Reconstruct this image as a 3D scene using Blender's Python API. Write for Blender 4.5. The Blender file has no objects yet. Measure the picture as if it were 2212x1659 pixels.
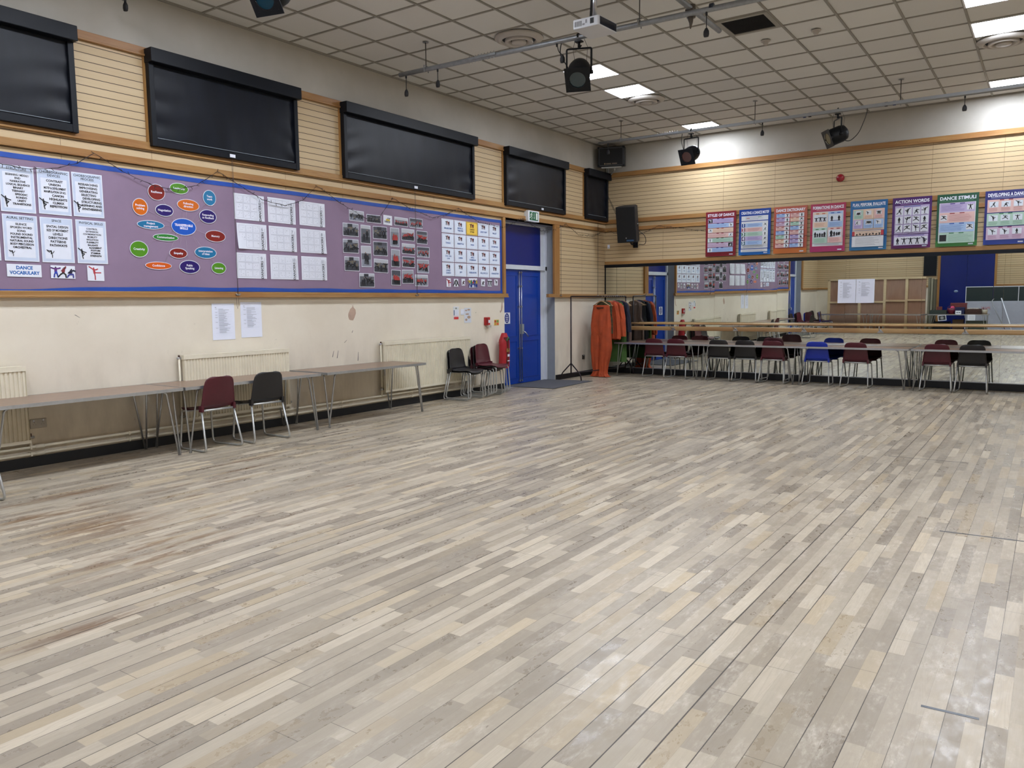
import bpy, math, random
from mathutils import Vector, Matrix, noise as mnoise
rnd = random.Random(7)
PI = math.pi
S = bpy.context.scene
COL = S.collection

# ---------------------------------------------------------------- camera, light, exposure
CAM = Vector((7.8648, -14.8937, 1.5004)); F_PX = 1694.68
yaw, pitch, roll = -0.6045, -0.1038, -0.0096
fw = Vector((math.cos(pitch)*math.sin(yaw), math.cos(pitch)*math.cos(yaw), math.sin(pitch)))
r0 = Vector((math.cos(yaw), -math.sin(yaw), 0)); u0 = r0.cross(fw)
rt = r0*math.cos(roll)+u0*math.sin(roll); up = -r0*math.sin(roll)+u0*math.cos(roll)
cd = bpy.data.cameras.new('camera'); cam = bpy.data.objects.new('camera', cd); COL.objects.link(cam)
cd.sensor_width = 36; cd.lens = 36*F_PX/2212; cd.clip_start = .05; cd.clip_end = 80
M = Matrix.Identity(4)
for i in range(3): M[i][0], M[i][1], M[i][2], M[i][3] = rt[i], up[i], -fw[i], CAM[i]
cam.matrix_world = M; S.camera = cam
S.view_settings.view_transform = 'Standard'; S.view_settings.look = 'None'
S.view_settings.gamma = 1; S.view_settings.use_curve_mapping = False
S.view_settings.exposure = 0.0
LED = 54.0            # strength of the ceiling light diffusers
w = bpy.data.worlds.new('world'); S.world = w; w.use_nodes = True
w.node_tree.nodes['Background'].inputs[0].default_value = (.6, .65, .7, 1); w.node_tree.nodes['Background'].inputs[1].default_value = .3
S.cycles.max_bounces = 8; S.cycles.diffuse_bounces = 5; S.cycles.glossy_bounces = 4; S.cycles.use_denoising = True
S.cycles.sample_clamp_indirect = 6

# ---------------------------------------------------------------- dimensions (metres)
ZC = 4.674; RW = 9.54; RD = -18.0
DADO0, DADO1 = 1.585, 1.65

# ---------------------------------------------------------------- materials
def lin(c):
    if isinstance(c, str): c = [int(c[i:i+2], 16)/255 for i in (1, 3, 5)]
    return [x/12.92 if x <= .04045 else ((x+.055)/1.055)**2.4 for x in c[:3]]
class NT:
    def __init__(s, name):
        s.m = bpy.data.materials.new(name); s.m.use_nodes = True; s.t = s.m.node_tree; s.b = s.t.nodes['Principled BSDF']
        s.tc = None
    def n(s, typ, **kw):
        nd = s.t.nodes.new(typ)
        for k, v in kw.items(): setattr(nd, k, v)
        return nd
    def put(s, sock, v):
        if isinstance(v, bpy.types.NodeSocket): s.t.links.new(v, sock)
        elif isinstance(v, (list, tuple)) and len(v) == 3 and sock.type == 'RGBA': sock.default_value = (*v, 1)
        else: sock.default_value = v
    def obj(s):
        if not s.tc: s.tc = s.n('ShaderNodeTexCoord')
        return s.tc.outputs['Object']
    def math(s, op, a, b=0, c=0, clamp=False):
        nd = s.n('ShaderNodeMath', operation=op, use_clamp=clamp)
        for i, v in enumerate((a, b, c)): s.put(nd.inputs[i], v)
        return nd.outputs[0]
    def sep(s, v):
        nd = s.n('ShaderNodeSeparateXYZ'); s.put(nd.inputs[0], v); return nd.outputs
    def comb(s, x, y, z=0):
        nd = s.n('ShaderNodeCombineXYZ')
        for i, v in enumerate((x, y, z)): s.put(nd.inputs[i], v)
        return nd.outputs[0]
    def noise(s, v, scale=5, detail=3, rough=.5):
        nd = s.n('ShaderNodeTexNoise'); s.put(nd.inputs['Vector'], v); nd.inputs['Scale'].default_value = scale
        nd.inputs['Detail'].default_value = detail; nd.inputs['Roughness'].default_value = rough; return nd.outputs[0]
    def white(s, v):
        nd = s.n('ShaderNodeTexWhiteNoise', noise_dimensions='2D'); s.put(nd.inputs['Vector'], v); return nd.outputs['Value']
    def rng(s, v, a, b, c=0, d=1):
        nd = s.n('ShaderNodeMapRange'); s.put(nd.inputs[0], v)
        for i, k in enumerate((a, b, c, d)): nd.inputs[i+1].default_value = k
        return nd.outputs[0]
    def mix(s, f, a, b, mode='MIX'):
        nd = s.n('ShaderNodeMix', data_type='RGBA', blend_type=mode); s.put(nd.inputs[0], f); s.put(nd.inputs[6], a); s.put(nd.inputs[7], b); return nd.outputs[2]
    def scale(s, v, x, y, z):
        nd = s.n('ShaderNodeMapping'); s.put(nd.inputs[0], v); nd.inputs['Scale'].default_value = (x, y, z); return nd.outputs[0]
    def bump(s, h, strength=.3, dist=.01):
        nd = s.n('ShaderNodeBump'); s.put(nd.inputs['Height'], h); nd.inputs['Strength'].default_value = strength; nd.inputs['Distance'].default_value = dist
        s.t.links.new(nd.outputs[0], s.b.inputs['Normal'])
    def done(s, col, rough=.5, metal=0, spec=None):
        s.put(s.b.inputs['Base Color'], col); s.put(s.b.inputs['Roughness'], rough); s.b.inputs['Metallic'].default_value = metal
        if spec is not None: s.b.inputs['Specular IOR Level'].default_value = spec
        return s.m
MC = {}
def mat(name, col='#888888', rough=.5, metal=0, var=.06, scale=8, spec=None, stretch=(1, 1, 1), bump=0):
    if name in MC: return MC[name]
    t = NT(name); c = lin(col)
    v = t.scale(t.obj(), *stretch); nz = t.noise(v, scale, 4, .6)
    k = t.rng(nz, .3, .7, 1-var, 1+var)
    out = t.mix(1, c, t.comb(k, k, k), 'MULTIPLY')
    if bump: t.bump(nz, bump, .01)
    MC[name] = t.done(out, rough, metal, spec); return MC[name]
def flat(col, rough=.6):
    return mat('print_'+col[1:], col, rough, var=.03)
def emit(name, col, st):
    t = NT(name); c = lin(col); t.put(t.b.inputs['Base Color'], c); t.put(t.b.inputs['Emission Color'], c); t.b.inputs['Emission Strength'].default_value = st
    MC[name] = t.m; return t.m

def floor_mat():
    t = NT('worn_strip_wood'); x, y, z = t.sep(t.obj())
    sx = t.math('DIVIDE', t.math('SUBTRACT', x, 7.09), .065); si = t.math('FLOOR', sx); fx = t.math('FRACT', sx)
    off = t.math('MULTIPLY', t.white(t.comb(si, 3.3)), 7.)
    ln = t.math('ADD', .34, t.math('MULTIPLY', t.white(t.comb(si, 9.1)), .2))
    sy = t.math('DIVIDE', t.math('ADD', y, off), ln); ci = t.math('FLOOR', sy); fy = t.math('FRACT', sy)
    tone = t.white(t.comb(si, ci)); tone2 = t.white(t.comb(ci, t.math('ADD', si, 31.7)))
    px = t.math('DIVIDE', t.math('SUBTRACT', x, 7.09), .13); pi = t.math('FLOOR', px); fp = t.math('FRACT', px)
    edge = t.math('MULTIPLY', t.math('MINIMUM', fp, t.math('SUBTRACT', 1, fp)), .13)
    prnd = t.white(t.comb(pi, 5.5)); nl = t.noise(t.comb(pi, t.math('MULTIPLY', y, .9)), 1.7, 2)
    sw = t.math('MULTIPLY', t.math('POWER', t.math('ADD', t.math('MULTIPLY', prnd, .7), t.math('MULTIPLY', nl, .6)), 3), .0036)
    seam = t.math('LESS_THAN', edge, t.math('ADD', sw, .0003))
    py = t.math('DIVIDE', t.math('ADD', y, t.math('MULTIPLY', t.white(t.comb(pi, 1.5)), 9)), 2.4)
    fpy = t.math('FRACT', py)
    endj = t.math('MULTIPLY', t.math('LESS_THAN', fpy, .0010), .7)
    sedge = t.math('MULTIPLY', t.math('LESS_THAN', t.math('MINIMUM', fx, t.math('SUBTRACT', 1, fx)), .007), .25)
    gv = t.comb(t.math('MULTIPLY', x, 55), t.math('MULTIPLY', y, 3.2), t.math('MULTIPLY', tone, 40))
    grain = t.noise(gv, 1, 5, .65)
    ringv = t.comb(t.math('MULTIPLY', x, 26), t.math('MULTIPLY', y, 1.5), t.math('MULTIPLY', tone2, 90))
    ring = t.noise(ringv, 1, 0, .5)
    rings = t.math('SINE', t.math('MULTIPLY', ring, 75))
    base = t.mix(tone, lin('#908575'), lin('#b9ad98'))
    base = t.mix(t.math('MULTIPLY', t.math('GREATER_THAN', tone2, .84), .55), base, lin('#d6c9b1'))
    base = t.mix(t.math('MULTIPLY', t.math('LESS_THAN', tone2, .13), .55), base, lin('#867b6c'))
    base = t.mix(t.math('MULTIPLY', t.rng(t.white(t.comb(si, t.math('ADD', ci, 77))), .75, 1), .5), base, lin('#c9b48e'))
    base = t.mix(t.rng(grain, .35, .7, 0, .20), base, lin('#7f7262'))
    base = t.mix(t.math('MULTIPLY', t.rng(rings, .2, 1, 0, .13), t.rng(tone2, .4, .9)), base, lin('#7a6d5e'))
    wn = t.noise(t.scale(t.obj(), 5, 2.0, 1), 1.5, 6, .72); fine = t.noise(t.scale(t.obj(), 50, 16, 1), 1, 5, .75)
    wear = t.math('MULTIPLY', t.math('MULTIPLY', t.rng(wn, .50, .68), t.rng(fine, .40, .66)), t.math('MULTIPLY', t.rng(x, 4.5, 7.0, .2, 1.2), t.rng(y, -5.5, -9.0, .1, 1)))
    base = t.mix(t.math('MULTIPLY', wear, .62), base, lin('#e2d9ca'))
    # large soft tone change across the room, knots and marks
    big = t.noise(t.obj(), .5, 1); base = t.mix(t.rng(big, .35, .65, 0, .25), base, lin('#8f877a'))
    kn = t.noise(t.scale(t.obj(), 34, 15, 1), 1, 0, .4); base = t.mix(t.math('MULTIPLY', t.rng(kn, .87, .89), .45), base, lin('#3a2c24'))
    # brown stains beside the left tables: worn patches with their own places
    st = t.noise(t.scale(t.obj(), 9, 1.6, 1), 1.3, 5, .7); fs = t.noise(t.comb(t.math('MULTIPLY', x, 45), t.math('MULTIPLY', y, 3.5)), 1, 3); tot = 0
    for cx, cy, ax, ay, k_ in ((1.47, -10.2, .035, .55, .30), (1.80, -10.45, .03, .32, .28), (1.42, -11.9, .09, .8, .16), (1.95, -12.3, .22, .7, .12), (2.55, -12.15, .35, .45, .20), (2.9, -11.7, .5, .7, .05), (3.4, -12.3, .35, .7, .10), (3.5, -11.5, .3, .6, .02), (4.2, -13.15, .07, .35, .16), (2.2, -11.2, .5, .8, .03), (3.2, -10.4, .5, .8, .0)):
        d = t.math('SQRT', t.math('ADD', t.math('POWER', t.math('DIVIDE', t.math('SUBTRACT', x, cx), ax), 2), t.math('POWER', t.math('DIVIDE', t.math('SUBTRACT', y, cy), ay), 2)))
        tot = t.math('MAXIMUM', tot, t.math('MULTIPLY', t.rng(d, 1.25, .3), t.rng(t.math('ADD', st, k_), .58, .68)))
    stain = t.math('MULTIPLY', tot, t.rng(fs, .30, .50, .15, 1))
    base = t.mix(t.math('MULTIPLY', stain, .78), base, lin('#6d4f33'))
    dark = t.math('MAXIMUM', t.math('MAXIMUM', t.math('MULTIPLY', seam, .92), endj), sedge)
    base = t.mix(dark, base, lin('#2e2823'))
    rn = t.noise(t.scale(t.obj(), 20, 10, 1), 1, 4, .7)
    rg = t.math('ADD', t.rng(rn, .40, .62, .25, .42), t.math('MULTIPLY', t.rng(tone, 0, 1), .10))
    t.bump(t.math('SUBTRACT', t.math('MULTIPLY', grain, .25), dark), .25, .003)
    return t.done(base, rg, 0, .42)
def slat_mat(name='slatted_maple', c1='#bda580', c2='#c7b18d'):
    t = NT(name); x, y, z = t.sep(t.obj())
    f = t.math('FRACT', t.math('DIVIDE', t.math('SUBTRACT', z, 3.249), .0768)); i = t.math('FLOOR', t.math('DIVIDE', t.math('SUBTRACT', z, 3.249), .0768))
    g = t.math('LESS_THAN', t.math('ABSOLUTE', t.math('SUBTRACT', f, .5)), .455)
    groove = t.math('SUBTRACT', 1, g)
    r = t.white(t.comb(i, 2.2))
    gr = t.noise(t.comb(t.math('MULTIPLY', t.math('ADD', x, y), 2.2), t.math('MULTIPLY', z, 60), 0), 1, 4, .6)
    base = t.mix(r, lin(c1), lin(c2)); base = t.mix(t.rng(gr, .4, .7, 0, .12), base, lin('#a98d62'))
    base = t.mix(groove, base, lin('#463626')); t.bump(g, .5, .006)
    return t.done(base, .42, 0, .35)
def plaster(name, c1, c2, sc=1.6, scuff=True, dirt='#8b8374'):
    t = NT(name); o = t.obj(); x, y, z = t.sep(o)
    b = t.noise(o, sc, 5, .6); base = t.mix(t.rng(b, .35, .65), lin(c1), lin(c2))
    if scuff:
        s1 = t.noise(t.scale(o, 1, 9, 3), 1.4, 5, .75); base = t.mix(t.rng(s1, .66, .76, 0, .5), base, lin(dirt))
        s2 = t.noise(t.scale(o, 1, 3, 1), 1.1, 6, .6); low = t.rng(z, 1.15, .3, 0, 1)
        base = t.mix(t.math('MULTIPLY', t.rng(s2, .42, .62, 0, .30), low), base, lin('#8a8178'))
    t.bump(t.noise(o, 60, 3), .06, .004); return t.done(base, .62, 0, .3)
def wood(name, c1, c2, axis='y', rough=.36):
    t = NT(name); o = t.obj(); sc = {'y': (18, 1.1, 18), 'x': (1.1, 18, 18), 'z': (18, 18, 1.1)}[axis]
    g = t.noise(t.scale(o, *sc), 2.2, 5, .62); big = t.noise(t.scale(o, .8, .8, .8), .9, 1)
    base = t.mix(t.rng(g, .32, .68), lin(c1), lin(c2)); base = t.mix(t.rng(big, .48, .56, 0, .35), base, lin('#8a5730'))
    return t.done(base, rough, 0, .4)
def ceil_mat():
    t = NT('ceiling_tile'); o = t.obj(); x, y, z = t.sep(o)
    i = t.math('FLOOR', t.math('DIVIDE', t.math('SUBTRACT', x, .272), .6)); j = t.math('FLOOR', t.math('DIVIDE', t.math('ADD', y, .425), .6))
    r = t.white(t.comb(i, j)); base = t.mix(r, lin('#cfcfcd'), lin('#d7d7d4'))
    sp = t.noise(o, 90, 2, .6); base = t.mix(t.rng(sp, .6, .8, 0, .2), base, lin('#a5a5a2')); return t.done(base, .85, 0, .1)

FLOOR = floor_mat(); SLAT = slat_mat(); CREAM = plaster('cream_wall', '#dbd2c0', '#e2dac9'); WHITEW = plaster('upper_plaster', '#aaa69c', '#b5b1a8', 1.2, True, '#a39c90')
WOODY = wood('varnished_wood_y', '#956d40', '#a88250', 'y'); WOODX = wood('varnished_wood_x', '#956d40', '#a88250', 'x'); WOODZ = wood('varnished_wood_z', '#9a6f3c', '#ab824c', 'z')
CEIL = ceil_mat(); GRID = mat('ceiling_grid', '#8f8c84', .55, var=.03)
BLACK = mat('black_paint', '#090b0f', .55, var=.1); BLIND = mat('blackout_fabric', '#0a0f19', .40, spec=.28, var=.3, scale=3, bump=.15, stretch=(1, 2, .6)); BLINDF = mat('black_blind_frame', '#0a0f17', .45, spec=.25)
BLUE = mat('blue_gloss_door', '#0c3a9b', .25, var=.05, scale=2); NAVYD = mat('navy_gloss_door', '#0a1f6d', .3, var=.08, scale=2)
GREYW = mat('grey_reveal', '#8c9096', .6, var=.04); WHITEP = mat('white_gloss', '#ccd2dc', .35, var=.04)
STEEL = mat('brushed_steel', '#b9bcc0', .3, 1, .08, 30); CHAIRLEG = mat('grey_painted_tube', '#b3b4b1', .32, .55, .08, 20); PIPE = mat('galvanised_pipe', '#8d9093', .45, .6, .12, 20)
CREAMP = mat('cream_gloss_radiator', '#ddd6c1', .4, var=.06, scale=6); ALU = mat('aluminium_edge', '#b9bdc2', .28, .8, .1, 12)
LAM = mat('wood_laminate_top', '#846b5a', .3, var=.12, scale=5, stretch=(1, 1, 1)); PAPER = mat('white_paper', '#dfe3ee', .55, var=.02)
RUBBER = mat('black_rubber', '#15161a', .6); DARKW = mat('dark_stained_wood', '#4a3024', .45)

# ---------------------------------------------------------------- mesh builder
class MB:
    def __init__(s): s.v = []; s.f = []; s.mi = []; s.mats = []; s.sm = []
    def midx(s, m):
        if m not in s.mats: s.mats.append(m)
        return s.mats.index(m)
    def add(s, vs, fs, m, smooth=False, T=None):
        b = len(s.v); k = s.midx(m)
        if T is not None: vs = [T @ Vector(v) for v in vs]
        s.v += [tuple(v) for v in vs]
        for f in fs: s.f.append(tuple(b+i for i in f)); s.mi.append(k); s.sm.append(smooth)
        return s
    def box(s, x0, x1, y0, y1, z0, z1, m, T=None):
        x0, x1 = min(x0, x1), max(x0, x1); y0, y1 = min(y0, y1), max(y0, y1); z0, z1 = min(z0, z1), max(z0, z1)
        vs = [(x, y, z) for z in (z0, z1) for y in (y0, y1) for x in (x0, x1)]
        return s.add(vs, [(0, 2, 3, 1), (4, 5, 7, 6), (0, 1, 5, 4), (2, 6, 7, 3), (0, 4, 6, 2), (1, 3, 7, 5)], m, False, T)
    def quad(s, a, b, c, d, m): return s.add([a, b, c, d], [(0, 1, 2, 3)], m)
    def tube(s, pts, r, m, n=8, closed=False, cap=True, rb=None):
        pts = [Vector(p) for p in pts]; N = len(pts); vs = []; fs = []; prev = None
        for i, p in enumerate(pts):
            if closed: d = pts[(i+1) % N]-pts[i-1]
            else: d = pts[min(i+1, N-1)]-pts[max(i-1, 0)]
            d.normalize()
            if prev is None: a = d.orthogonal().normalized()
            else: a = (prev-d*prev.dot(d)).normalized()
            prev = a; b = d.cross(a); rr = r(i/(N-1)) if callable(r) else r
            for k in range(n):
                t = 2*PI*k/n; vs.append(p+a*math.cos(t)*rr+b*math.sin(t)*(rb or rr))
        for i in range(N if closed else N-1):
            j = (i+1) % N
            for k in range(n): l = (k+1) % n; fs.append((i*n+k, i*n+l, j*n+l, j*n+k))
        if cap and not closed: fs.append(tuple(reversed(range(n)))); fs.append(tuple(range((N-1)*n, N*n)))
        return s.add(vs, fs, m, True)
    def lathe(s, prof, m, T=None, n=24, cap=False):
        vs = [(r*math.cos(2*PI*k/n), r*math.sin(2*PI*k/n), z) for r, z in prof for k in range(n)]; fs = []
        for i in range(len(prof)-1):
            for k in range(n): l = (k+1) % n; fs.append((i*n+k, i*n+l, (i+1)*n+l, (i+1)*n+k))
        if cap: fs.append(tuple(reversed(range(n)))); fs.append(tuple(range((len(prof)-1)*n, len(prof)*n)))
        return s.add(vs, fs, m, True, T)
    def grid(s, fn, nu, nv, m, T=None, close_u=False, smooth=True):
        vs = [fn(i/(nu if close_u else nu-1), j/(nv-1)) for j in range(nv) for i in range(nu)]; fs = []
        for j in range(nv-1):
            for i in range(nu if close_u else nu-1):
                k = (i+1) % nu; fs.append((j*nu+i, j*nu+k, (j+1)*nu+k, (j+1)*nu+i))
        return s.add(vs, fs, m, smooth, T)
    def prism(s, poly, z0, z1, m, T=None):
        n = len(poly); vs = [(x, y, z0) for x, y in poly]+[(x, y, z1) for x, y in poly]
        fs = [tuple(reversed(range(n))), tuple(range(n, 2*n))]+[(i, (i+1) % n, n+(i+1) % n, n+i) for i in range(n)]
        return s.add(vs, fs, m, False, T)
    def build(s, name, parent=None, bevel=0, loc=None, T=None):
        me = bpy.data.meshes.new(name); me.from_pydata(s.v, [], s.f)
        for m in s.mats: me.materials.append(m)
        me.polygons.foreach_set('material_index', s.mi); me.polygons.foreach_set('use_smooth', s.sm); me.update()
        o = bpy.data.objects.new(name, me); COL.objects.link(o)
        if parent: o.parent = parent
        if T is not None: o.matrix_local = T
        if loc: o.location = loc
        if bevel:
            b = o.modifiers.new('bevel', 'BEVEL'); b.width = bevel; b.segments = 2; b.limit_method = 'ANGLE'
        return o
def fillet(pts, r, seg=5):
    pts = [Vector(p) for p in pts]; out = [pts[0]]
    for i in range(1, len(pts)-1):
        a = (pts[i-1]-pts[i]); b = (pts[i+1]-pts[i]); rr = min(r, a.length*.49, b.length*.49); a.normalize(); b.normalize()
        p0 = pts[i]+a*rr; p2 = pts[i]+b*rr
        for k in range(seg+1): t = k/seg; out.append((1-t)**2*p0+2*t*(1-t)*pts[i]+t*t*p2)
    out.append(pts[-1]); return out
def dirT(loc, d):
    d = Vector(d).normalized(); q = Vector((0, 0, 1)).rotation_difference(d)
    return Matrix.Translation(loc) @ q.to_matrix().to_4x4()
def thing(name, label, cat, loc=(0, 0, 0), rz=0, group=None):
    o = bpy.data.objects.new(name, None); o.empty_display_size = .05; COL.objects.link(o); o.location = loc; o.rotation_euler = (0, 0, rz)
    return tag(o, label, cat, group)
def tag(o, label, cat, group=None):
    o['label'] = label; o['category'] = cat
    if group: o['group'] = group
    return o
def struct(o): o['kind'] = 'structure'; return o
def dup(root, label=None, group=None, loc=None, rz=None, mats=None):
    r = root.copy(); COL.objects.link(r)
    if label: r['label'] = label
    if group: r['group'] = group
    if loc is not None: r.location = loc
    if rz is not None: r.rotation_euler = (0, 0, rz)
    def rec(a, b):
        for ch in list(a.children):
            if ch.name in done: continue
            c = ch.copy(); COL.objects.link(c); done.add(c.name); c.parent = b
            rec(ch, c)
    done = set(); rec(root, r); return r

# ---------------------------------------------------------------- 2D drawing on sheets
TXT = {}
def text_geo(t, size, bold=0, align='CENTER'):
    k = (t, round(size, 4), bold, align)
    if k in TXT: return TXT[k]
    c = bpy.data.curves.new('t', 'FONT'); c.body = t; c.size = 1; c.align_x = align; c.align_y = 'CENTER'; c.resolution_u = 2; c.offset = bold
    o = bpy.data.objects.new('t', c); COL.objects.link(o)
    me = bpy.data.meshes.new_from_object(o, depsgraph=None)
    vs = [(v.co.x*size, v.co.y*size) for v in me.vertices]; fs = [tuple(p.vertices) for p in me.polygons]
    bpy.data.objects.remove(o); bpy.data.curves.remove(c); bpy.data.meshes.remove(me)
    TXT[k] = (vs, fs); return TXT[k]
POSE = {  # limbs in a unit box (x -0.5..0.5, y 0..1); head last
 'stand': ([[(0, .48), (0, .8)], [(0, .48), (-.08, .25), (-.1, 0)], [(0, .48), (.08, .25), (.1, 0)], [(0, .78), (-.14, .62), (-.13, .45)], [(0, .78), (.14, .62), (.13, .45)]], (0, .91)),
 'arms': ([[(0, .48), (0, .78)], [(0, .48), (-.12, .25), (-.16, 0)], [(0, .48), (.12, .25), (.18, 0)], [(0, .76), (-.2, .78), (-.4, .84)], [(0, .76), (.2, .78), (.4, .84)]], (0, .89)),
 'lunge': ([[(0, .42), (.06, .74)], [(0, .42), (-.22, .28), (-.45, .04)], [(0, .42), (.2, .26), (.24, 0)], [(.06, .72), (-.12, .6), (-.05, .5)], [(.06, .72), (.2, .86), (.22, .98)]], (.09, .86)),
 'leap': ([[(0, .5), (.02, .78)], [(0, .5), (-.2, .42), (-.45, .3)], [(0, .5), (.22, .46), (.46, .2)], [(.02, .76), (-.18, .84), (-.34, .94)], [(.02, .76), (.2, .8), (.38, .74)]], (.04, .9)),
 'crane': ([[(.02, .5), (-.02, .76)], [(.02, .5), (.02, .25), (.08, 0)], [(.02, .5), (.22, .46), (.06, .28)], [(-.02, .74), (-.16, .84), (-.36, 1)], [(-.02, .74), (.16, .66), (.4, .6)]], (-.03, .88)),
 'ballet': ([[(0, .52), (-.04, .78)], [(0, .5), (.04, .25), (.04, 0)], [(0, .54), (.25, .54), (.5, .55)], [(-.04, .76), (-.2, .86), (-.42, 1)], [(-.04, .76), (.14, .78), (.26, .84)]], (-.06, .89)),
 'break': ([[(.08, .55), (.02, .85)], [(.02, .85), (-.25, .85), (-.5, .95)], [(.02, .85), (-.2, .68), (-.42, .84)], [(.08, .55), (.16, .3), (.14, 0)], [(.08, .55), (.26, .6), (.38, .82)]], (.0, .5)),
 'kneel': ([[(0, .3), (.06, .62)], [(0, .3), (-.2, .2), (-.3, .02)], [(0, .3), (.22, .3), (.24, .02)], [(.06, .6), (.26, .66), (.42, .6)], [(.06, .6), (-.1, .5), (-.2, .4)]], (.08, .74)),
}
class Sheet:
    def __init__(s, w, h, base=None, th=.0012):
        s.b = MB(); s.w = w; s.h = h; s.z = th; s.l = 0
        if base: s.b.box(0, w, 0, h, 0, th, base)
    def _z(s): s.l += 1; return s.z+s.l*.00022
    def poly(s, pts, c):
        z = s._z(); s.b.add([(x, y, z) for x, y in pts], [tuple(range(len(pts)))], flat(c) if isinstance(c, str) else c); return s
    def rect(s, x0, y0, x1, y1, c): return s.poly([(x0, y0), (x1, y0), (x1, y1), (x0, y1)], c)
    def ell(s, cx, cy, a, b, c, n=28): return s.poly([(cx+a*math.cos(2*PI*i/n), cy+b*math.sin(2*PI*i/n)) for i in range(n)], c)
    def rrect(s, x0, y0, x1, y1, r, c):
        pts = []
        for cx, cy, a0 in ((x1-r, y1-r, 0), (x0+r, y1-r, 90), (x0+r, y0+r, 180), (x1-r, y0+r, 270)):
            for k in range(5): a = math.radians(a0+k*22.5); pts.append((cx+r*math.cos(a), cy+r*math.sin(a)))
        return s.poly(pts, c)
    def line(s, pts, wd, c):
        z = s._z(); m = flat(c) if isinstance(c, str) else c
        for a, b in zip(pts, pts[1:]):
            a = Vector(a); b = Vector(b); d = b-a
            if d.length < 1e-6: continue
            d.normalize(); n = Vector((-d.y, d.x))*wd/2; e = d*wd*.3
            s.b.add([(*(a-e+n), z), (*(a-e-n), z), (*(b+e-n), z), (*(b+e+n), z)], [(0, 1, 2, 3)], m)
        return s
    def text(s, x, y, t, size, c, bold=.02, maxw=None, align='CENTER', rot=0):
        vs, fs = text_geo(t, size, bold, align); kx = 1
        if maxw and vs:
            ww = max(v[0] for v in vs)-min(v[0] for v in vs); kx = min(1, maxw/ww) if ww > 0 else 1
        z = s._z(); cr, sr = math.cos(rot), math.sin(rot)
        s.b.add([(x+vx*kx*cr-vy*sr, y+vx*kx*sr+vy*cr, z) for vx, vy in vs], fs, flat(c)); return s
    def lines(s, x0, x1, y0, y1, n, c, th=.0016, ragged=.15):     # unreadably small print
        z = s._z(); m = flat(c)
        for i in range(n):
            y = y1-(y1-y0)*(i+.5)/n; e = (x1-x0)*(1-rnd.random()*ragged)
            s.b.add([(x0, y-th/2, z), (x0+e, y-th/2, z), (x0+e, y+th/2, z), (x0, y+th/2, z)], [(0, 1, 2, 3)], m)
        return s
    def fig(s, x, y, h, pose, c, top=None, flip=1, skin=None, wd=.07):
        limbs, hd = POSE[pose]; k = h
        for i, l in enumerate(limbs):
            cc = top if (top and i in (0, 3, 4)) else c
            s.line([(x+px*k*flip, y+py*k) for px, py in l], k*wd*(1.9 if i == 0 else 1), cc)
        s.ell(x+hd[0]*k*flip, y+hd[1]*k, k*.06, k*.07, skin or c, 12); return s
    def out(s, name, wall, a, z, rot=0, off=.004, label=None, cat=None, group=None, parent=None):
        """wall 'L' (x=off) with a=y, 'B' (y=-off) with a=x; (a,z) = lower left corner"""
        if wall == 'L': R = Matrix(((0, 0, 1, off), (1, 0, 0, a), (0, 1, 0, z), (0, 0, 0, 1)))
        else: R = Matrix(((1, 0, 0, a), (0, 0, -1, -off), (0, 1, 0, z), (0, 0, 0, 1)))
        T = R @ Matrix.Rotation(rot, 4, 'Z')
        o = s.b.build(name, parent, T=T)
        if label: tag(o, label, cat, group)
        return o

# ---------------------------------------------------------------- the room
b = MB(); b.box(-.3, RW+.1, RD-.1, .1, -.1, 0, FLOOR); struct(b.build('floor'))
b = MB(); b.box(-.3, RW+.1, RD-.1, .1, ZC+.012, ZC+.1, CEIL)
x = .272
while x < RW: b.box(x-.013, x+.013, RD, 0, ZC, ZC+.013, GRID); x += .6
y = -.425
while y > RD: b.box(0, RW, y-.013, y+.013, ZC+.002, ZC+.013, GRID); y -= .6
b.box(0, .02, RD, 0, ZC-.012, ZC+.013, GRID); b.box(0, RW, -.02, 0, ZC-.012, ZC+.013, GRID)
struct(b.build('ceiling'))
DOORS = [(-3.72, -2.05), (-15.6, -13.98)]; DH = 2.915; DX = -.22
b = MB()
ys = [0, -2.05, -3.72, -13.98, -15.6, RD]
def wseg(y1, y0, full=True):
    if full:
        b.box(-.1, 0, y0, y1, 0, DADO0, CREAM); b.box(-.1, 0, y0, y1, DADO0, DH, SLAT)
for a, c in ((0, -2.05), (-3.72, -13.98), (-15.6, RD)): wseg(a, c)
b.box(-.1, 0, RD, 0, DH, 4.06, SLAT); b.box(-.1, 0, RD, 0, 4.06, ZC+.02, WHITEW)
for y1, y0 in ((-2.05, -3.72), (-13.98, -15.6)):
    for yy, s_ in ((y1, 1), (y0, -1)): b.box(-.25, -.1, yy, yy+.1*s_, 0, DH+.1, GREYW); b.box(-.1, .001, yy-.0005*s_, yy, 0, DH, GREYW)
    b.box(-.25, 0, y0, y1, DH-.001, DH+.05, GREYW); b.box(-.3, -.24, y0-.1, y1+.1, 0, DH+.05, GREYW)
    b.box(-.30, 0, y0, y1, .0, .004, GREYW)
JN = mat('panel_joint', '#6b553a', .6)
for yy in (-11.02, -10.1, -8.36, -7.42, -6.5, -5.55, -1.75, -.9, -12.0, -12.9): b.box(0, .0008, yy-.0015, yy+.0015, 2.9, 3.12, JN)
for yy in (-1.0,): b.box(0, .0008, yy-.0015, yy+.0015, 1.65, 2.95, JN)
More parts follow.
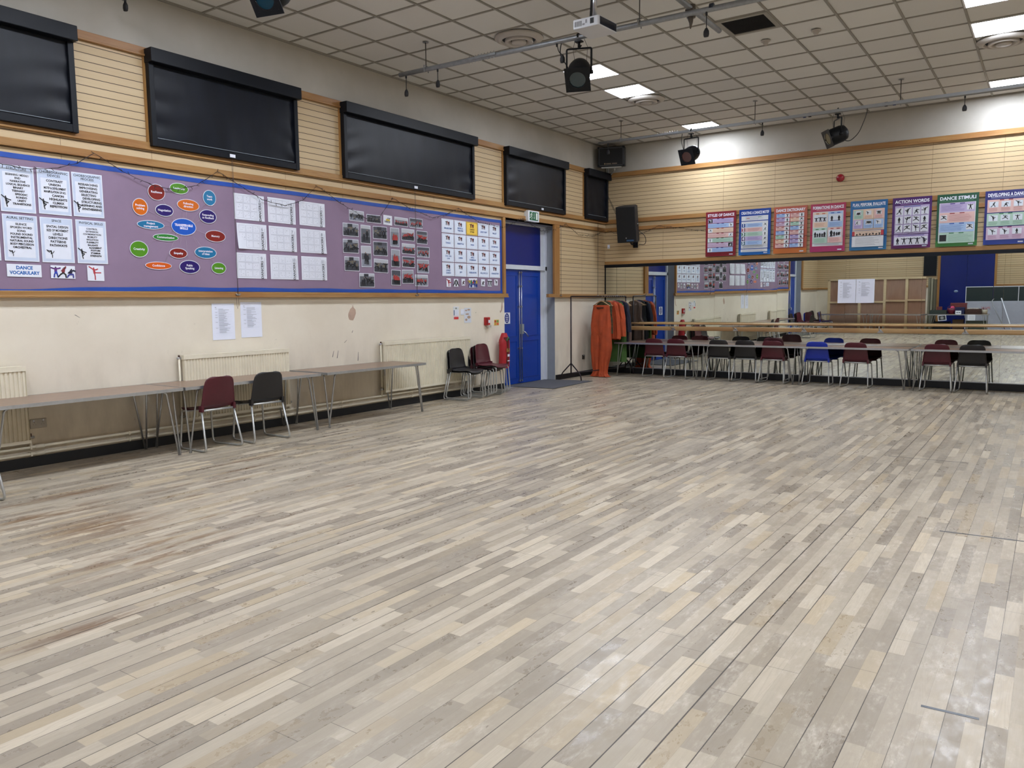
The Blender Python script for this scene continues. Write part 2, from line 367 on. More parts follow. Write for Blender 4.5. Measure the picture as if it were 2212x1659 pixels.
# peeled paint patches
PE = mat('peeled_plaster', '#b79e8c', .8, var=.1)
def patch(pts): b.add([(.0012, y_, z_) for y_, z_ in pts], [tuple(range(len(pts)))], PE)
patch([(-7.35, 1.28), (-7.30, 1.275), (-7.27, 1.32), (-7.245, 1.37), (-7.25, 1.42), (-7.285, 1.45), (-7.30, 1.49), (-7.31, 1.455), (-7.35, 1.43), (-7.385, 1.37), (-7.39, 1.33), (-7.375, 1.29)])
patch([(-3.80, 1.50), (-3.775, 1.50), (-3.77, 1.42), (-3.79, 1.36), (-3.83, 1.33), (-3.82, 1.40)])
patch([(-3.86, 1.35), (-3.84, 1.37), (-3.82, 1.33), (-3.85, 1.32)])
SC = mat('wall_scuff', '#5d5a58', .7)
for (yy, zz, dy, dz) in ((-7.48, .98, .05, .035), (-7.335, 1.11, .02, .03), (-7.62, .78, .03, .1), (-7.7, .8, .03, .08), (-7.24, .72, .015, .12), (-11.0, 1.42, .05, -.03), (-10.3, .62, .012, .06), (-10.25, .62, .01, .05), (-8.62, 1.07, .03, .004), (-4.55, 1.33, .01, .015)):
    b.add([(.0012, yy, zz), (.0012, yy+.012, zz), (.0012, yy+dy+.006, zz+dz), (.0012, yy+dy, zz+dz)], [(0, 1, 2, 3)], SC)
struct(b.build('wall_left'))
b = MB(); b.box(-.1, RW+.1, 0, .1, 0, 4.06, SLAT); b.box(-.1, RW+.1, 0, .1, 4.06, ZC+.02, WHITEW)
for xx, z0, z1 in ((2.53, 3.2, 4.05), (3.5, 3.2, 4.05), (4.5, 3.2, 4.05), (6.07, 3.2, 4.05), (7.08, 3.1, 4.05), (8.1, 3.1, 4.05), (1.3, 2.34, 2.9)): b.box(xx-.0018, xx+.0018, -.0008, 0, z0, z1, JN)
struct(b.build('wall_back'))
b = MB(); b.box(RW, RW+.1, RD, 0, 0, DADO0, CREAM); b.box(RW, RW+.1, RD, 0, DADO0, 4.06, SLAT); b.box(RW, RW+.1, RD, 0, 4.06, ZC+.02, WHITEW)
struct(b.build('wall_right'))
b = MB(); b.box(-.1, RW+.1, RD-.1, RD, 0, DADO0, CREAM); b.box(-.1, RW+.1, RD-.1, RD, DADO0, 4.06, SLAT); b.box(-.1, RW+.1, RD-.1, RD, 4.06, ZC+.02, WHITEW)
for xx in (6.5, 1.2, 2.2, 3.2): b.box(xx-.002, xx+.002, RD, RD+.001, 1.66, 4.05, JN)
struct(b.build('wall_rear'))
# skirting
b = MB()
for a, c in ((0, -2.03), (-3.74, -13.96), (-15.62, RD)): b.box(0, .022, c, a, 0, .098, BLACK)
struct(b.build('baseboard_left', bevel=.004))
b = MB(); b.box(0, RW, -.05, 0, 0, .115, BLACK); struct(b.build('baseboard_back', bevel=.004))
b = MB(); b.box(0, RW, RD, RD+.022, 0, .098, BLACK); struct(b.build('baseboard_rear'))
b = MB(); b.box(RW-.022, RW, RD, 0, 0, .098, BLACK); struct(b.build('baseboard_right'))
# wooden rails (trim)
def rail(n, wall, a0, a1, z0, z1, d, lip=.012, nm=None):
    b = MB(); m = WOODX if wall in 'BR' else WOODY
    def bx(d0, d1, q0, q1):
        if wall == 'L': b.box(d0, d1, a0, a1, q0, q1, m)
        elif wall == 'B': b.box(a0, a1, -d1, -d0, q0, q1, m)
        elif wall == 'R': b.box(a0, a1, RD+d0, RD+d1, q0, q1, m)
        else: b.box(RW-d1, RW-d0, a0, a1, q0, q1, m)
    bx(0, d, z0+.018, z1); bx(0, d+lip, z0, z0+.022)
    struct(b.build('trim_%d' % n, bevel=.004))
k = 1
for wl, a0, a1 in (('L', RD, 0), ('B', 0, RW), ('R', 0, RW), ('W', RD, 0)):
    rail(k, wl, a0, a1, 4.05, 4.14, .03); rail(k+1, wl, a0, a1, 3.11, 3.19, .03); rail(k+2, wl, a0, a1, 2.945, 3.02, .032); k += 3
rail(k, 'L', -13.93, -3.67, DADO0, DADO1, .055); rail(k+1, 'L', -2.35, -.02, DADO0, DADO1, .055); rail(k+2, 'L', RD, -15.66, DADO0, DADO1, .055)
rail(k+3, 'R', 0, 4.25, DADO0, DADO1, .055); rail(k+4, 'R', 6.1, RW, DADO0, DADO1, .055); rail(k+5, 'W', RD, 0, DADO0, DADO1, .055)
k += 6
for yy0, yy1 in ((-3.79, -3.72), (-2.12, -2.05), (-2.05, -1.93), (-13.98, -13.91), (-15.75, -15.6)):
    b = MB(); b.box(0, .045, yy0, yy1, DADO1, 2.945, WOODZ); struct(b.build('trim_%d' % k, bevel=.004)); k += 1
for yy in (-3.74, -4.57, -7.44, -8.2, -10.13, -10.88, -13.7, -1.73, -.95):
    b = MB(); b.box(0, .02, yy-.02, yy+.02, 3.19, 4.05, WOODZ); struct(b.build('trim_%d' % k)); k += 1
b = MB(); b.box(0, RW, -.032, 0, 2.262, 2.33, WOODX); struct(b.build('trim_%d' % k, bevel=.004)); k += 1
# ---------------------------------------------------------------- doors
def double_door(n, y1, y0, lead):
    root = struct(bpy.data.objects.new('door_%d' % n, None)); COL.objects.link(root); root.location = (DX, (y0+y1)/2, 0)
    T = Matrix.Translation((-DX, -(y0+y1)/2, 0)); hz = 2.09
    f = MB(); f.box(DX-.02, DX+.05, y1-.055, y1, 0, DH, WHITEP); f.box(DX-.02, DX+.012, y1-.17, y1-.05, 0, DH, WHITEP)
    f.box(DX-.02, DX+.05, y0, y0+.055, 0, DH, WHITEP); f.box(DX-.02, DX+.05, y0, y1, hz, hz+.08, WHITEP); f.box(DX-.02, DX+.03, y0, y1, DH-.03, DH, WHITEP)
    f.build('door_frame', root, .003, T=T)
    t = MB(); t.box(DX-.02, DX+.01, y0+.05, y1-.17, hz+.08, DH-.03, NAVYD); t.build('transom_panel', root, T=T)
    ym = (y0+.055+y1-.17)/2+lead
    for a, c in ((y0+.055, ym), (ym, y1-.17)):
        d = MB(); d.box(DX-.03, DX+.005, a+.002, c-.002, .012, hz-.004, BLUE)
        # raised mouldings around two panels
        for q0, q1 in ((.11, .80), (.88, hz-.10)):
            for (p0, p1, r0_, r1_) in ((a+.09, a+.105, q0, q1), (c-.105, c-.09, q0, q1), (a+.09, c-.09, q0, q0+.015), (a+.09, c-.09, q1-.015, q1)): d.box(DX+.004, DX+.014, p0, p1, r0_, r1_, BLUE)
        leaf = d.build('door_leaf', root, .002, T=T)
        s_ = -.035 if c == ym else .035
        p = MB(); p.tube([(DX+.035, ym+s_, .05), (DX+.035, ym+s_, hz-.03)], .009, STEEL)
        for zz in (.06, .66, 1.42, 1.79, hz-.05): p.box(DX+.005, DX+.045, ym+s_-.016, ym+s_+.016, zz-.012, zz+.012, STEEL)
        p.build('vertical_bolt', leaf)
        if c != ym:
            h = MB(); h.box(DX+.005, DX+.06, ym+.012, ym+.075, .92, 1.10, mat('grey_bolt_case', '#9ba4a6', .4, .4)); h.tube(fillet([(DX+.05, ym+.045, .98), (DX+.11, ym+.05, .95), (DX+.12, ym+.12, .87)], .03), .011, STEEL)
            h.build('panic_handle', leaf)
    return root
double_door(1, -2.05, -3.72, 0); double_door(2, -13.98, -15.6, 0)
root = struct(bpy.data.objects.new('door_3', None)); COL.objects.link(root); root.location = (5.18, RD, 0)
T = Matrix.Translation((-5.18, -RD, 0))
b = MB(); b.box(4.25, 4.33, RD, RD+.06, 0, 3.15, WOODZ); b.box(6.03, 6.1, RD, RD+.06, 0, 3.15, WOODZ); b.box(4.25, 6.1, RD, RD+.06, 3.1, 3.16, WOODX); b.build('door_frame', root, T=T)
for a, c in ((4.33, 5.18), (5.18, 6.03)):
    b = MB(); b.box(a+.003, c-.003, RD+.005, RD+.045, .01, 3.1, NAVYD); b.build('door_leaf', root, T=T)
b = MB(); b.lathe([(0, 0), (.045, 0), (.045, .004), (0, .004)], mat('dull_disc', '#8fa3c4', .4), dirT((4.86, RD+.045, 1.42), (0, 1, 0)) @ Matrix.Diagonal((1.5, 1, 1, 1)), 20); b.build('blank_disc', root, T=T)
# ---------------------------------------------------------------- mirror panels, frame, barre
def mirror_mat():
    t = NT('mirror_glass'); return t.done(lin('#d9ded9'), .0, 1)
MIR = mirror_mat()
xs = [.03, 1.2, 2.40, 3.60, 4.79, 6.0, 7.17, 8.36, RW-.01]; tilt = [.0055, .0055, .0075, .0085, .009, .009, .009, .009]
for i in range(8):
    x0, x1 = xs[i]+.0012, xs[i+1]-.0012; dz = 2.2-.127; t_ = math.tan(tilt[i])*dz
    if i == 0: x1 = xs[2]-.0012
    if i == 1: continue
    b = MB(); y0 = -.020; y1 = y0-t_
    b.add([(x0, y0, .127), (x1, y0, .127), (x1, y1, 2.2), (x0, y1, 2.2), (x0, y0+.005, .127), (x1, y0+.005, .127), (x1, y1+.005, 2.2), (x0, y1+.005, 2.2)],
          [(0, 1, 2, 3), (5, 4, 7, 6), (0, 3, 7, 4), (1, 5, 6, 2), (3, 2, 6, 7), (0, 4, 5, 1)], MIR)
    q = ['leftmost, beside the garment rail', None, 'above the two black chairs', 'behind the blue chair', 'carrying two printed sheets at its left end', 'reflecting the rear blue door', 'at the right edge of the photo', 'furthest right'][i]
    tag(b.build('wall_mirror'), 'tall dance studio wall mirror panel, ' + q, 'mirror', 'mirror panels along the back wall')
b = MB(); b.box(0, RW, -.045, 0, 2.2, 2.262, BLINDF); b.box(0, .028, -.03, 0, .115, 2.262, BLINDF); b.box(.028, RW, -.04, 0, .115, .127, ALU)
struct(b.build('trim_%d' % k)); k += 1
root = thing('ballet_barre', 'long wooden ballet barre on brackets across the wall mirror', 'barre', (4.5, 0, 1.0))
T = Matrix.Translation((-4.5, 0, -1.0))
BARW = wood('barre_wood', '#ab8a5a', '#c2a377', 'x', .28)
b = MB(); b.tube([(.72+.3*i, -.21, 1.05) for i in range(30)], .021, BARW, 12); b.build('handrail', root, T=T)
b = MB(); b.box(.6, RW-.05, -.062, -.04, .905, .985, BARW); b.build('backing_plank', root, .006, T=T)
for xx in (1.57, 2.84, 4.11, 5.39, 6.67, 7.95):
    b = MB(); P_ = MC['brushed_steel']
    b.prism([(-.055, .035), (.055, .035), (0, -.035)], 0, .006, P_, dirT((xx, -.062, .945), (0, -1, 0)) @ Matrix.Rotation(PI, 4, 'Z'))
    b.tube(fillet([(xx, -.066, .94), (xx, -.2, .965), (xx, -.21, 1.03)], .05), .008, P_); b.build('bracket', root, T=T)
# ---------------------------------------------------------------- roller blinds
BL = [(-13.7, -10.88, 'on the far left, cut by the photo edge'), (-10.13, -8.20, 'above the coloured ovals'), (-7.44, -4.62, 'above the photo collage, the widest fully seen'), (-3.73, -1.76, 'above the green exit sign'), (-.95, -.03, 'narrow, in the corner beside the loudspeakers'), (-17.4, -14.4, 'seen only near the rear of the left wall')]
for bi, (y0, y1, q) in enumerate(BL):
    root = thing('roller_blind', 'black blackout roller blind ' + q, 'blind', (0, (y0+y1)/2, 3.15), group='blackout blinds on the left wall'); T = Matrix.Translation((0, -(y0+y1)/2, -3.15))
    b = MB(); b.box(.02, .155, y0-.01, y1+.01, 3.985, 4.125, BLINDF); b.build('headbox', root, .006, T=T)
    for yy in (y0, y1-.055): b = MB(); b.box(.02, .085, yy, yy+.055, 3.15, 3.99, BLINDF); b.build('side_channel', root, .004, T=T)
    b = MB(); b.box(.02, .084, y0+.056, y1-.056, 3.152, 3.225, BLINDF); b.build('bottom_channel', root, .004, T=T)
    W_ = y1-y0
    def fab(u, v, y0=y0, W_=W_, bi=bi):
        y = y0+.05+u*(W_-.1); z = 3.215+v*.78; e = min(u, 1-u)*W_
        a = .009*math.exp(-e*5)*math.sin(z*26+bi*2+3*math.sin(y*3))+.014*mnoise.noise(Vector((y*1.7+z*.5, z*.35, bi*5.1)))+.007*mnoise.noise(Vector((y*5+z, z*1.2, bi*2.1)))
        return (.052+a*(1-v*.6), y, z)
    b = MB(); b.grid(fab, int(W_*22), 30, BLIND); b.build('fabric', root, T=T)
    b = MB(); b.box(.062, .066, y0+.07, y1-.07, 3.238, 3.243, mat('hem_bar', '#7e8890', .5)); b.build('hem_bar', root, T=T)
    if bi in (1, 2, 3):
        b = MB(); yy = [0, -9.17, -6.05, -2.6][bi]; b.box(.085, .09, yy-.035, yy+.035, 3.165, 3.2, PAPER); b.build('pull_tag', root, T=T)
# ---------------------------------------------------------------- ceiling fittings
def panel_light(cx, cy, label):
    root = thing('ceiling_light', label, 'ceiling light', (cx, cy, ZC), group='square LED ceiling panels')
    b = MB(); f = mat('light_frame', '#d8dade', .4)
    for x0, x1, y0, y1 in ((-.298, .298, -.298, -.28), (-.298, .298, .28, .298), (-.298, -.28, -.28, .28), (.28, .298, -.28, .28)): b.box(x0, x1, y0, y1, -.008, .02, f)
    b.build('frame', root)
    b = MB(); b.box(-.28, .28, -.28, .28, -.004, .012, LEDM); b.build('diffuser', root)
LEDM = emit('led_diffuser', '#ebf2ff', LED)
for col, cx, cn in ((0, 2.372, 'left'), (1, 7.172, 'right')):
    for cy, q in ((-.725, 'nearest the mirrored wall'), (-3.725, 'beside the round diffuser'), (-4.925, 'next toward the projector'), (-9.125, 'above mid-room'), (-10.325, 'second above mid-room'), (-11.525, 'unseen, added to brighten the near floor'), (-13.325, 'behind the photographer'), (-14.525, 'second behind the photographer'), (-17.3, 'by the rear wall')):  # one unseen mid-room pair is added to brighten the near floor
        panel_light(cx, cy, 'glowing square LED ceiling panel in the %s row, %s' % (cn, q))
for cx, cy, q in ((2.372, -6.725, 'left of the hanging projector'), (2.372, -3.125, 'beside the lit panels in the left row'), (7.172, -3.125, 'beside the lit panel at the right edge')):
    root = thing('air_diffuser', 'round white stepped ceiling air diffuser ' + q, 'vent', (cx, cy, ZC), group='round ceiling air diffusers')
    Mw = mat('diffuser_white', '#b5b0aa', .4, var=.03)
    b = MB(); b.lathe([(.29, .0), (.295, -.012), (.285, -.022), (.225, -.050), (.215, -.048), (.20, -.018)], Mw, n=40); b.build('outer_ring', root)
    b = MB(); b.lathe([(.165, -.02), (.172, -.055), (.16, -.064), (.125, -.060), (.115, -.02)], Mw, n=36); b.build('cone_ring', root)
    b = MB(); b.lathe([(.0, -.074), (.085, -.070), (.09, -.06), (.08, -.02)], Mw, n=30); b.build('centre_cone', root)
    b = MB(); b.lathe([(0, -.022), (.205, -.022)], mat('gap_shade', '#25282c', .8), n=30); b.build('gap_shade_disc', root)  # dark disc paints in the shade between the rings
for cx, cy, q in ((4.76, -4.83, 'beside the dark grille'), (5.36, -4.85, 'further right')):
    root = thing('smoke_detector', 'small round white ceiling smoke detector ' + q, 'smoke detector', (cx, cy, ZC))
    b = MB(); b.lathe([(.0, -.012), (.055, -.012), (.058, .0)], mat('detector_white', '#b0aaa3', .5), n=24); b.build('base', root)
    b = MB(); b.lathe([(.0, -.05), (.02, -.05), (.032, -.035), (.035, -.012)], MC['detector_white'], n=20); b.build('sensor_dome', root)
root = thing('ceiling_grille', 'dark square grille panel set in the tiled ceiling', 'vent', (4.772, -5.525, ZC))
b = MB(); 
for x0, x1, y0, y1 in ((-.298, .298, -.298, -.245), (-.298, .298, .245, .298), (-.298, -.245, -.245, .245), (.245, .298, -.245, .245)): b.box(x0, x1, y0, y1, -.006, .02, GRID)
b.build('frame', root)
b = MB(); DK = mat('dark_mesh', '#1b1b1d', .7, var=.3, scale=3)
b.box(-.245, .245, -.245, .245, .004, .012, DK)
for i in range(24): b.box(-.245, .245, -.245+i*.0204, -.241+i*.0204, -.002, .004, DK)
b.build('mesh_panel', root)
# ---------------------------------------------------------------- chairs
def shell_pt(s, t):      # s 0..1 front lip -> back top, t -1..1 across; chair faces +y
    prof = [(.215, .395, .155), (.20, .425, .19), (.12, .43, .205), (.0, .418, .21), (-.11, .425, .212), (-.165, .45, .210), (-.185, .50, .202), (-.20, .56, .195), (-.212, .62, .188), (-.224, .68, .181), (-.232, .72, .172), (-.237, .745, .157), (-.240, .760, .132), (-.241, .768, .085)]
    q = s*(len(prof)-1); i = min(int(q), len(prof)-2); f = q-i
    y, z, w_ = [prof[i][k]*(1-f)+prof[i+1][k]*f for k in range(3)]
    x = w_*t; c = t*t
    if s < .38: z += .016*c*(1-abs(s-.2)*1.5); y -= .018*c*(1 if s < .12 else 0)
    else:
        y += .022*c*min(1, (s-.38)*4)
    return (x, y, z)
def make_chair(colname, m, dark=False):
    root = thing('school_chair', 'x', 'chair')
    b = MB(); b.grid(lambda u, v: shell_pt(v*.40, u*2-1), 17, 12, m); o = b.build('seat', root)
    md = o.modifiers.new('thick', 'SOLIDIFY'); md.thickness = .006; md.offset = 0
    b = MB(); b.grid(lambda u, v: shell_pt(.40+v*.60, u*2-1), 17, 22, m)
    for sx in (-1, 1): b.box(sx*.195-.012, sx*.195+.012, -.185, -.14, .415, .475, m)
    o = b.build('backrest', root); md = o.modifiers.new('thick', 'SOLIDIFY'); md.thickness = .006; md.offset = 0
    for sx in (-1, 1):
        b = MB(); pts = fillet([(sx*.165, .15, .405), (sx*.175, .19, .40), (sx*.20, .21, .012), (sx*.225, -.255, .012), (sx*.195, -.165, .425)], .055)
        b.tube(pts, .0105, CHAIRLEG, 8); b.build('sled_leg', root)
    b = MB(); b.tube([(-.195, -.168, .422), (.195, -.168, .422)], .0115, CHAIRLEG, 8); b.build('rear_crossbar', root)
    b = MB(); b.tube([(-.168, .13, .400), (.168, .13, .400)], .009, CHAIRLEG, 8); b.build('front_crossbar', root)
    return root
CM = {'burgundy': mat('burgundy_plastic', '#4d1622', .36, var=.1), 'black': mat('charcoal_plastic', '#1d1c1e', .38, var=.12), 'blue': mat('royal_blue_plastic', '#0d2c9c', .34, var=.05), 'maroon': mat('dark_maroon_plastic', '#3a121b', .38)}
PROTO = {}; USED = set()
def chair(c, x, y, rz, label, group, z=0):
    if c not in PROTO: PROTO[c] = make_chair(c, CM[c]); r = PROTO[c]; r['label'] = label; r['group'] = group; r.location = (x, y, z); r.rotation_euler = (0, 0, rz); return r
    return dup(PROTO[c], label, group, (x, y, z), rz)
G = 'school chairs pushed under the left-hand tables'
chair('burgundy', .565, -9.97, math.radians(92), 'burgundy plastic school chair pushed under the long tables on the left', G)
chair('black', .59, -9.35, math.radians(86), 'black plastic school chair pushed under the long tables on the left', G)
chair('black', 1.0, -12.47, math.radians(96), 'school chair at the left photo edge, only one steel leg in view', G)
G = 'school chairs in a row along the mirrored wall'
for c, x, rz, q in (('burgundy', 1.42, 1, 'burgundy plastic school chair nearest the clothes rail, first of the mirror row'), ('burgundy', 1.88, -1, 'burgundy plastic school chair, second in the mirror row from the clothes rail'),
                    ('black', 2.72, 1, 'black plastic school chair, left one of the middle black pair facing the mirror'), ('black', 3.22, 0, 'black plastic school chair, right one of the middle black pair facing the mirror'),
                    ('blue', 4.48, 1, 'royal blue plastic school chair facing the mirror, the only blue one in the row'), ('burgundy', 5.12, -2, 'burgundy plastic school chair immediately right of the blue chair'),
                    ('burgundy', 6.33, 1, 'burgundy plastic school chair beside the last black one, right end of the mirror row'), ('black', 6.83, -1, 'black plastic school chair at the right end of the mirror row')):
    chair(c, x, -.455, math.radians(rz), q, G)
chair('burgundy', 3.72, -.465, 0, 'burgundy plastic school chair, lower one of two stacked facing the mirror', G)
chair('maroon', 3.72, -.405, 0, 'dark maroon school chair stacked on top of a burgundy one at the mirror', G, .055)
G = 'stacked school chairs beside the blue door'
for i in range(2): chair('black', .33+.045*i, -5.28, math.radians(-88), ['black plastic school chair under another black one, left stack by the radiator', 'black plastic school chair on top of the left stack by the radiator'][i], G, .022*i)
for i, c in enumerate(('black', 'maroon', 'black', 'burgundy')): chair(c, .30+.045*i, -4.72+.01*i, math.radians(-88), ['black school chair at the bottom of the four-chair stack by the blue door', 'dark maroon school chair second from bottom in the four-chair stack', 'black school chair just under the top of the four-chair stack', 'burgundy school chair on top of the four-chair stack by the blue door'][i], G, .022*i)
# ---------------------------------------------------------------- tables
def make_table(L, W_=.70, H=.682):
    root = thing('folding_table', 'x', 'table')
    b = MB(); b.box(-L/2+.003, L/2-.003, -W_/2+.003, W_/2-.003, H-.026, H, LAM); b.build('tabletop', root)
    b = MB()
    for x0, x1, y0, y1 in ((-L/2, L/2, -W_/2, -W_/2+.004), (-L/2, L/2, W_/2-.004, W_/2), (-L/2, -L/2+.004, -W_/2, W_/2), (L/2-.004, L/2, -W_/2, W_/2)): b.box(x0, x1, y0, y1, H-.030, H+.0012, ALU)
    b.build('edge_strip', root)
    for sx in (-1, 1):
        for sy in (-1, 1):
            b = MB(); X = sx*(L/2-.05); Y = sy*(W_/2-.045)
            for dx, dy in ((-sx*.11, 0), (0, -sy*.07)):
                b.tube(fillet([(X+dx*1.25, Y+dy*1.25, H-.032), (X+dx, Y+dy, H-.045), (X-(.008 if dx else 0), Y-(.008 if dy else 0), .006)], .02), .0095, STEEL, 8)
            b.box(X-sx*.15, X, Y-.03, Y+.03, H-.033, H-.027, BLINDF); b.build('hairpin_leg', root)
    return root
t0 = make_table(1.78)
def table(x, y, rz, label, group, first=[1]):
    if first: first.clear(); t0['label'] = label; t0['group'] = group; t0.location = (x, y, 0); t0.rotation_euler = (0, 0, rz); return t0
    return dup(t0, label, group, (x, y, 0), rz)
G = 'exam tables along the left wall'
table(.385, -11.235, PI/2, 'long narrow folding table at the left photo edge, below the double socket', G)
table(.385, -9.435, PI/2, 'long narrow folding table with two chairs pushed under it', G)
table(.39, -7.56, PI/2-.012, 'long narrow folding table with nothing under it, nearest the stacked chairs', G)
G = 'exam tables along the mirrored wall'
for x, q in ((1.49, 'nearest the clothes rail'), (3.27, 'behind the middle black chairs'), (5.05, 'behind the blue chair'), (6.86, 'at the right photo edge')): table(x, -.405, 0, 'long narrow folding table against the wall mirror, '+q, G)
# ---------------------------------------------------------------- radiators, pipes, sockets
for y0, y1, q in ((-13.3, -11.52, 'at the left photo edge behind the first table'), (-9.93, -8.5, 'behind the burgundy and black chairs'), (-6.82, -4.84, 'beside the two stacks of chairs')):
    root = thing('radiator', 'cream ribbed panel radiator on the wall '+q, 'radiator', (0, (y0+y1)/2, .24), group='panel radiators on the left wall'); T = Matrix.Translation((0, -(y0+y1)/2, -.24))
    n = int((y1-y0)/.037)
    b = MB(); pts = []
    for i in range(n):
        ya = y0+.01+i*.037; pts += [(.112, ya), (.112, ya+.017), (.102, ya+.023), (.102, ya+.033)]
    pl = [(x_, y_) for x_, y_ in pts]+[(.112, y1-.005), (.07, y1-.005), (.07, y0+.01)]
    vs = [(x_, y_, .27) for x_, y_ in pl]+[(x_, y_, .925) for x_, y_ in pl]; N = len(pl)
    b.add(vs, [(i, (i+1) % N, N+(i+1) % N, N+i) for i in range(N)], CREAMP); b.box(.07, .115, y0, y1, .245, .275, CREAMP); b.box(.07, .118, y0, y1, .915, .955, CREAMP)
    b.build('front_panel', root, T=T)
    b = MB(); b.box(.03, .045, y0+.03, y1, .25, .95, CREAMP); b.build('rear_panel', root, T=T)
    b = MB(); b.box(.03, .118, y0, y1, .955, .962, CREAMP); b.build('top_grille', root, T=T)
    b = MB()
    for yy, zz in ((y0-.02, .93), (y0-.02, .29), (y1+.02, .29)): b.tube([(.06, yy-.02, zz), (.06, yy+.03, zz)], .013, STEEL, 8); b.tube([(.06, yy, zz), (.06, yy, zz+.035)], .011, DARKW, 8)
    b.build('valve', root, T=T)
    b = MB(); b.tube([(.06, y0-.02, .93), (.06, y0-.02, .29)], .011, CREAMP, 8); b.tube([(.06, y1+.02, .29), (.05, y1+.02, .19)], .011, CREAMP, 8); b.tube([(.06, y0-.02, .29), (.05, y0-.02, .19)], .011, CREAMP, 8); b.build('tail_pipe', root, T=T)
for z_, q, ye in ((.195, 'upper', -4.82), (.13, 'lower', -4.0)):
    root = thing('heating_pipe', 'cream painted heating pipe along the left wall, the %s of two' % q, 'pipe', (.045, -9, z_), group='heating pipes along the left wall')
    b = MB(); b.tube([(0, -13.6+9+i*.4, 0) for i in range(int((13.6+ye)/.4)+1)], .0135, CREAMP, 10); b.build('pipe', root)
    b = MB()
    for yy in (-12.6, -11.5, -10.55, -9.0, -7.6, -6.2, -5.0): b.box(-.043, .018, yy+9-.008, yy+9+.008, -.017, .017, CREAMP)
    for yy in (-11.42, -8.45): b.tube([(0, yy+9-.04, 0), (0, yy+9+.04, 0)], .019, CREAMP, 10)
    b.build('clip', root)
for yy, zz, ml, q, wd in ((-11.40, .405, 'socket_grey', 'grey double wall socket above the heating pipes', .147), (-.95, .38, 'socket_dark', 'small dark wall socket between clothes rail legs and the corner', .09)):
    m = mat(ml, '#a29c92' if wd > .1 else '#3a3531', .4, .3); root = thing('wall_socket', q, 'socket', (.0, yy, zz))
    b = MB(); b.box(0, .012, -wd/2, wd/2, -.043, .043, m); b.build('faceplate', root, .003)
    b = MB()
    for s_ in ((-.036, .036) if wd > .1 else (0,)):
        for dy, dz, a, c in ((0, .012, .004, .008), (-.011, -.008, .006, .003), (.011, -.008, .006, .003)): b.box(.0118, .0125, s_+dy-a/2, s_+dy+a/2, dz-c/2, dz+c/2, BLACK)
        b.box(.0118, .016, s_*1.2-.006, s_*1.2+.006, .022, .036, PAPER)
    b.build('sockets_and_switches', root)
root = thing('wall_sensor', 'small white plastic box on the slatted wall below the loudspeaker', 'sensor', (.085, 0, 2.64))
b = MB(); b.box(-.022, .022, -.03, 0, -.04, .04, PAPER); b.build('case', root, .004)
b = MB(); b.box(-.012, .012, -.032, -.029, -.03, -.018, flat('#888c90')); b.build('window', root)
# ---------------------------------------------------------------- display board and everything on it
MAUVE = mat('mauve_backing_paper', '#88738b', .6, var=.07, scale=2.2, bump=.25)
BORD = mat('blue_border_strip', '#1d4aa3', .45, var=.1, scale=5, bump=.1)
root = thing('display_board', 'long mauve paper display board with blue border on the left wall', 'notice board', (0, -8.85, 1.66)); T = Matrix.Translation((0, 8.85, -1.66))
def bp(u, v):
    y = -13.9+u*10.1; z = 1.655+v*1.235; return (.005+.0015*mnoise.noise(Vector((y*3, z*4, 0))), y, z)
b = MB(); b.grid(bp, 120, 16, MAUVE); b.build('backing_paper', root, T=T)
b = MB(); n = 90
def bs(f, n=n):
    vs = [f(i/(n-1), j) for j in (0, 1) for i in range(n)]; b.add(vs, [(i, i+1, n+i+1, n+i) for i in range(n-1)], BORD, True)
bs(lambda u, j: (.0085+.001*math.sin(u*200), -13.9+u*10.12, (2.893, 2.845)[j]+.002*math.sin(u*70)))
b.build('top_border', root, T=T)
b = MB(); bs(lambda u, j: (.0125+.004*math.sin(u*90)*(1 if u < .35 else .3), -13.9+u*10.12, (1.655, 1.70)[j]-.035*math.exp(-((u-.235)*14)**2)-(.004 if j else 0)*math.sin(u*60))); b.build('bottom_border', root, T=T)
b = MB(); b.box(.006, .009, -3.835, -3.79, 1.655, 2.89, BORD); b.build('side_border', root, T=T)
OFF = .0105
# vocabulary sheets
PB = '#c3cfe4'; PW = '#dde2ee'
def vocab(title, items, pose, y, z, label, ps=1, px=.06, fz=1):
    s = Sheet(.297, .42, flat('#dfe4ef')); s.rect(.008, .008, .289, .412, PB); tl = title.split('|'); top = .37 if len(tl) == 1 else .345
    s.rect(.03, .035, .267, top-.012, PW)
    for i, t_ in enumerate(tl): s.text(.15, .39-.030*i, t_, .031, '#16202f', .018, .26)
    k = len(items); y0_, y1_ = top-.035, (.075 if pose == 'crane' and k > 7 else .11 if pose == 'crane' else .125 if k > 7 else .16)
    for i, t_ in enumerate(items): s.text(.155+(.024 if i > k-5 and pose == 'crane' else 0), y0_-(y0_-y1_)*i/(k-1), t_, min(.032, .82*(y0_-y1_)/(k-1)*1.05)*fz, '#10131a', .038, .20)
    s.fig(px-.014, .045, .10*ps, pose, '#0c0d12', flip=1, wd=.085)
    s.out('vocabulary_sheet', 'L', y, z, rnd.uniform(-.008, .008), OFF, label, 'poster', 'dance vocabulary sheets')
vocab('STRUCTURE', ['BEGINNING / MIDDLE /', 'END', 'NARRATIVE', 'LOGICAL SEQUENCE', 'BINARY', 'TERNARY', 'EPISODIC', 'RONDO', 'UNITY', 'TRANSITIONS'], 'crane', -11.585, 2.362, 'printed sheet headed STRUCTURE in the upper row on the mauve board')
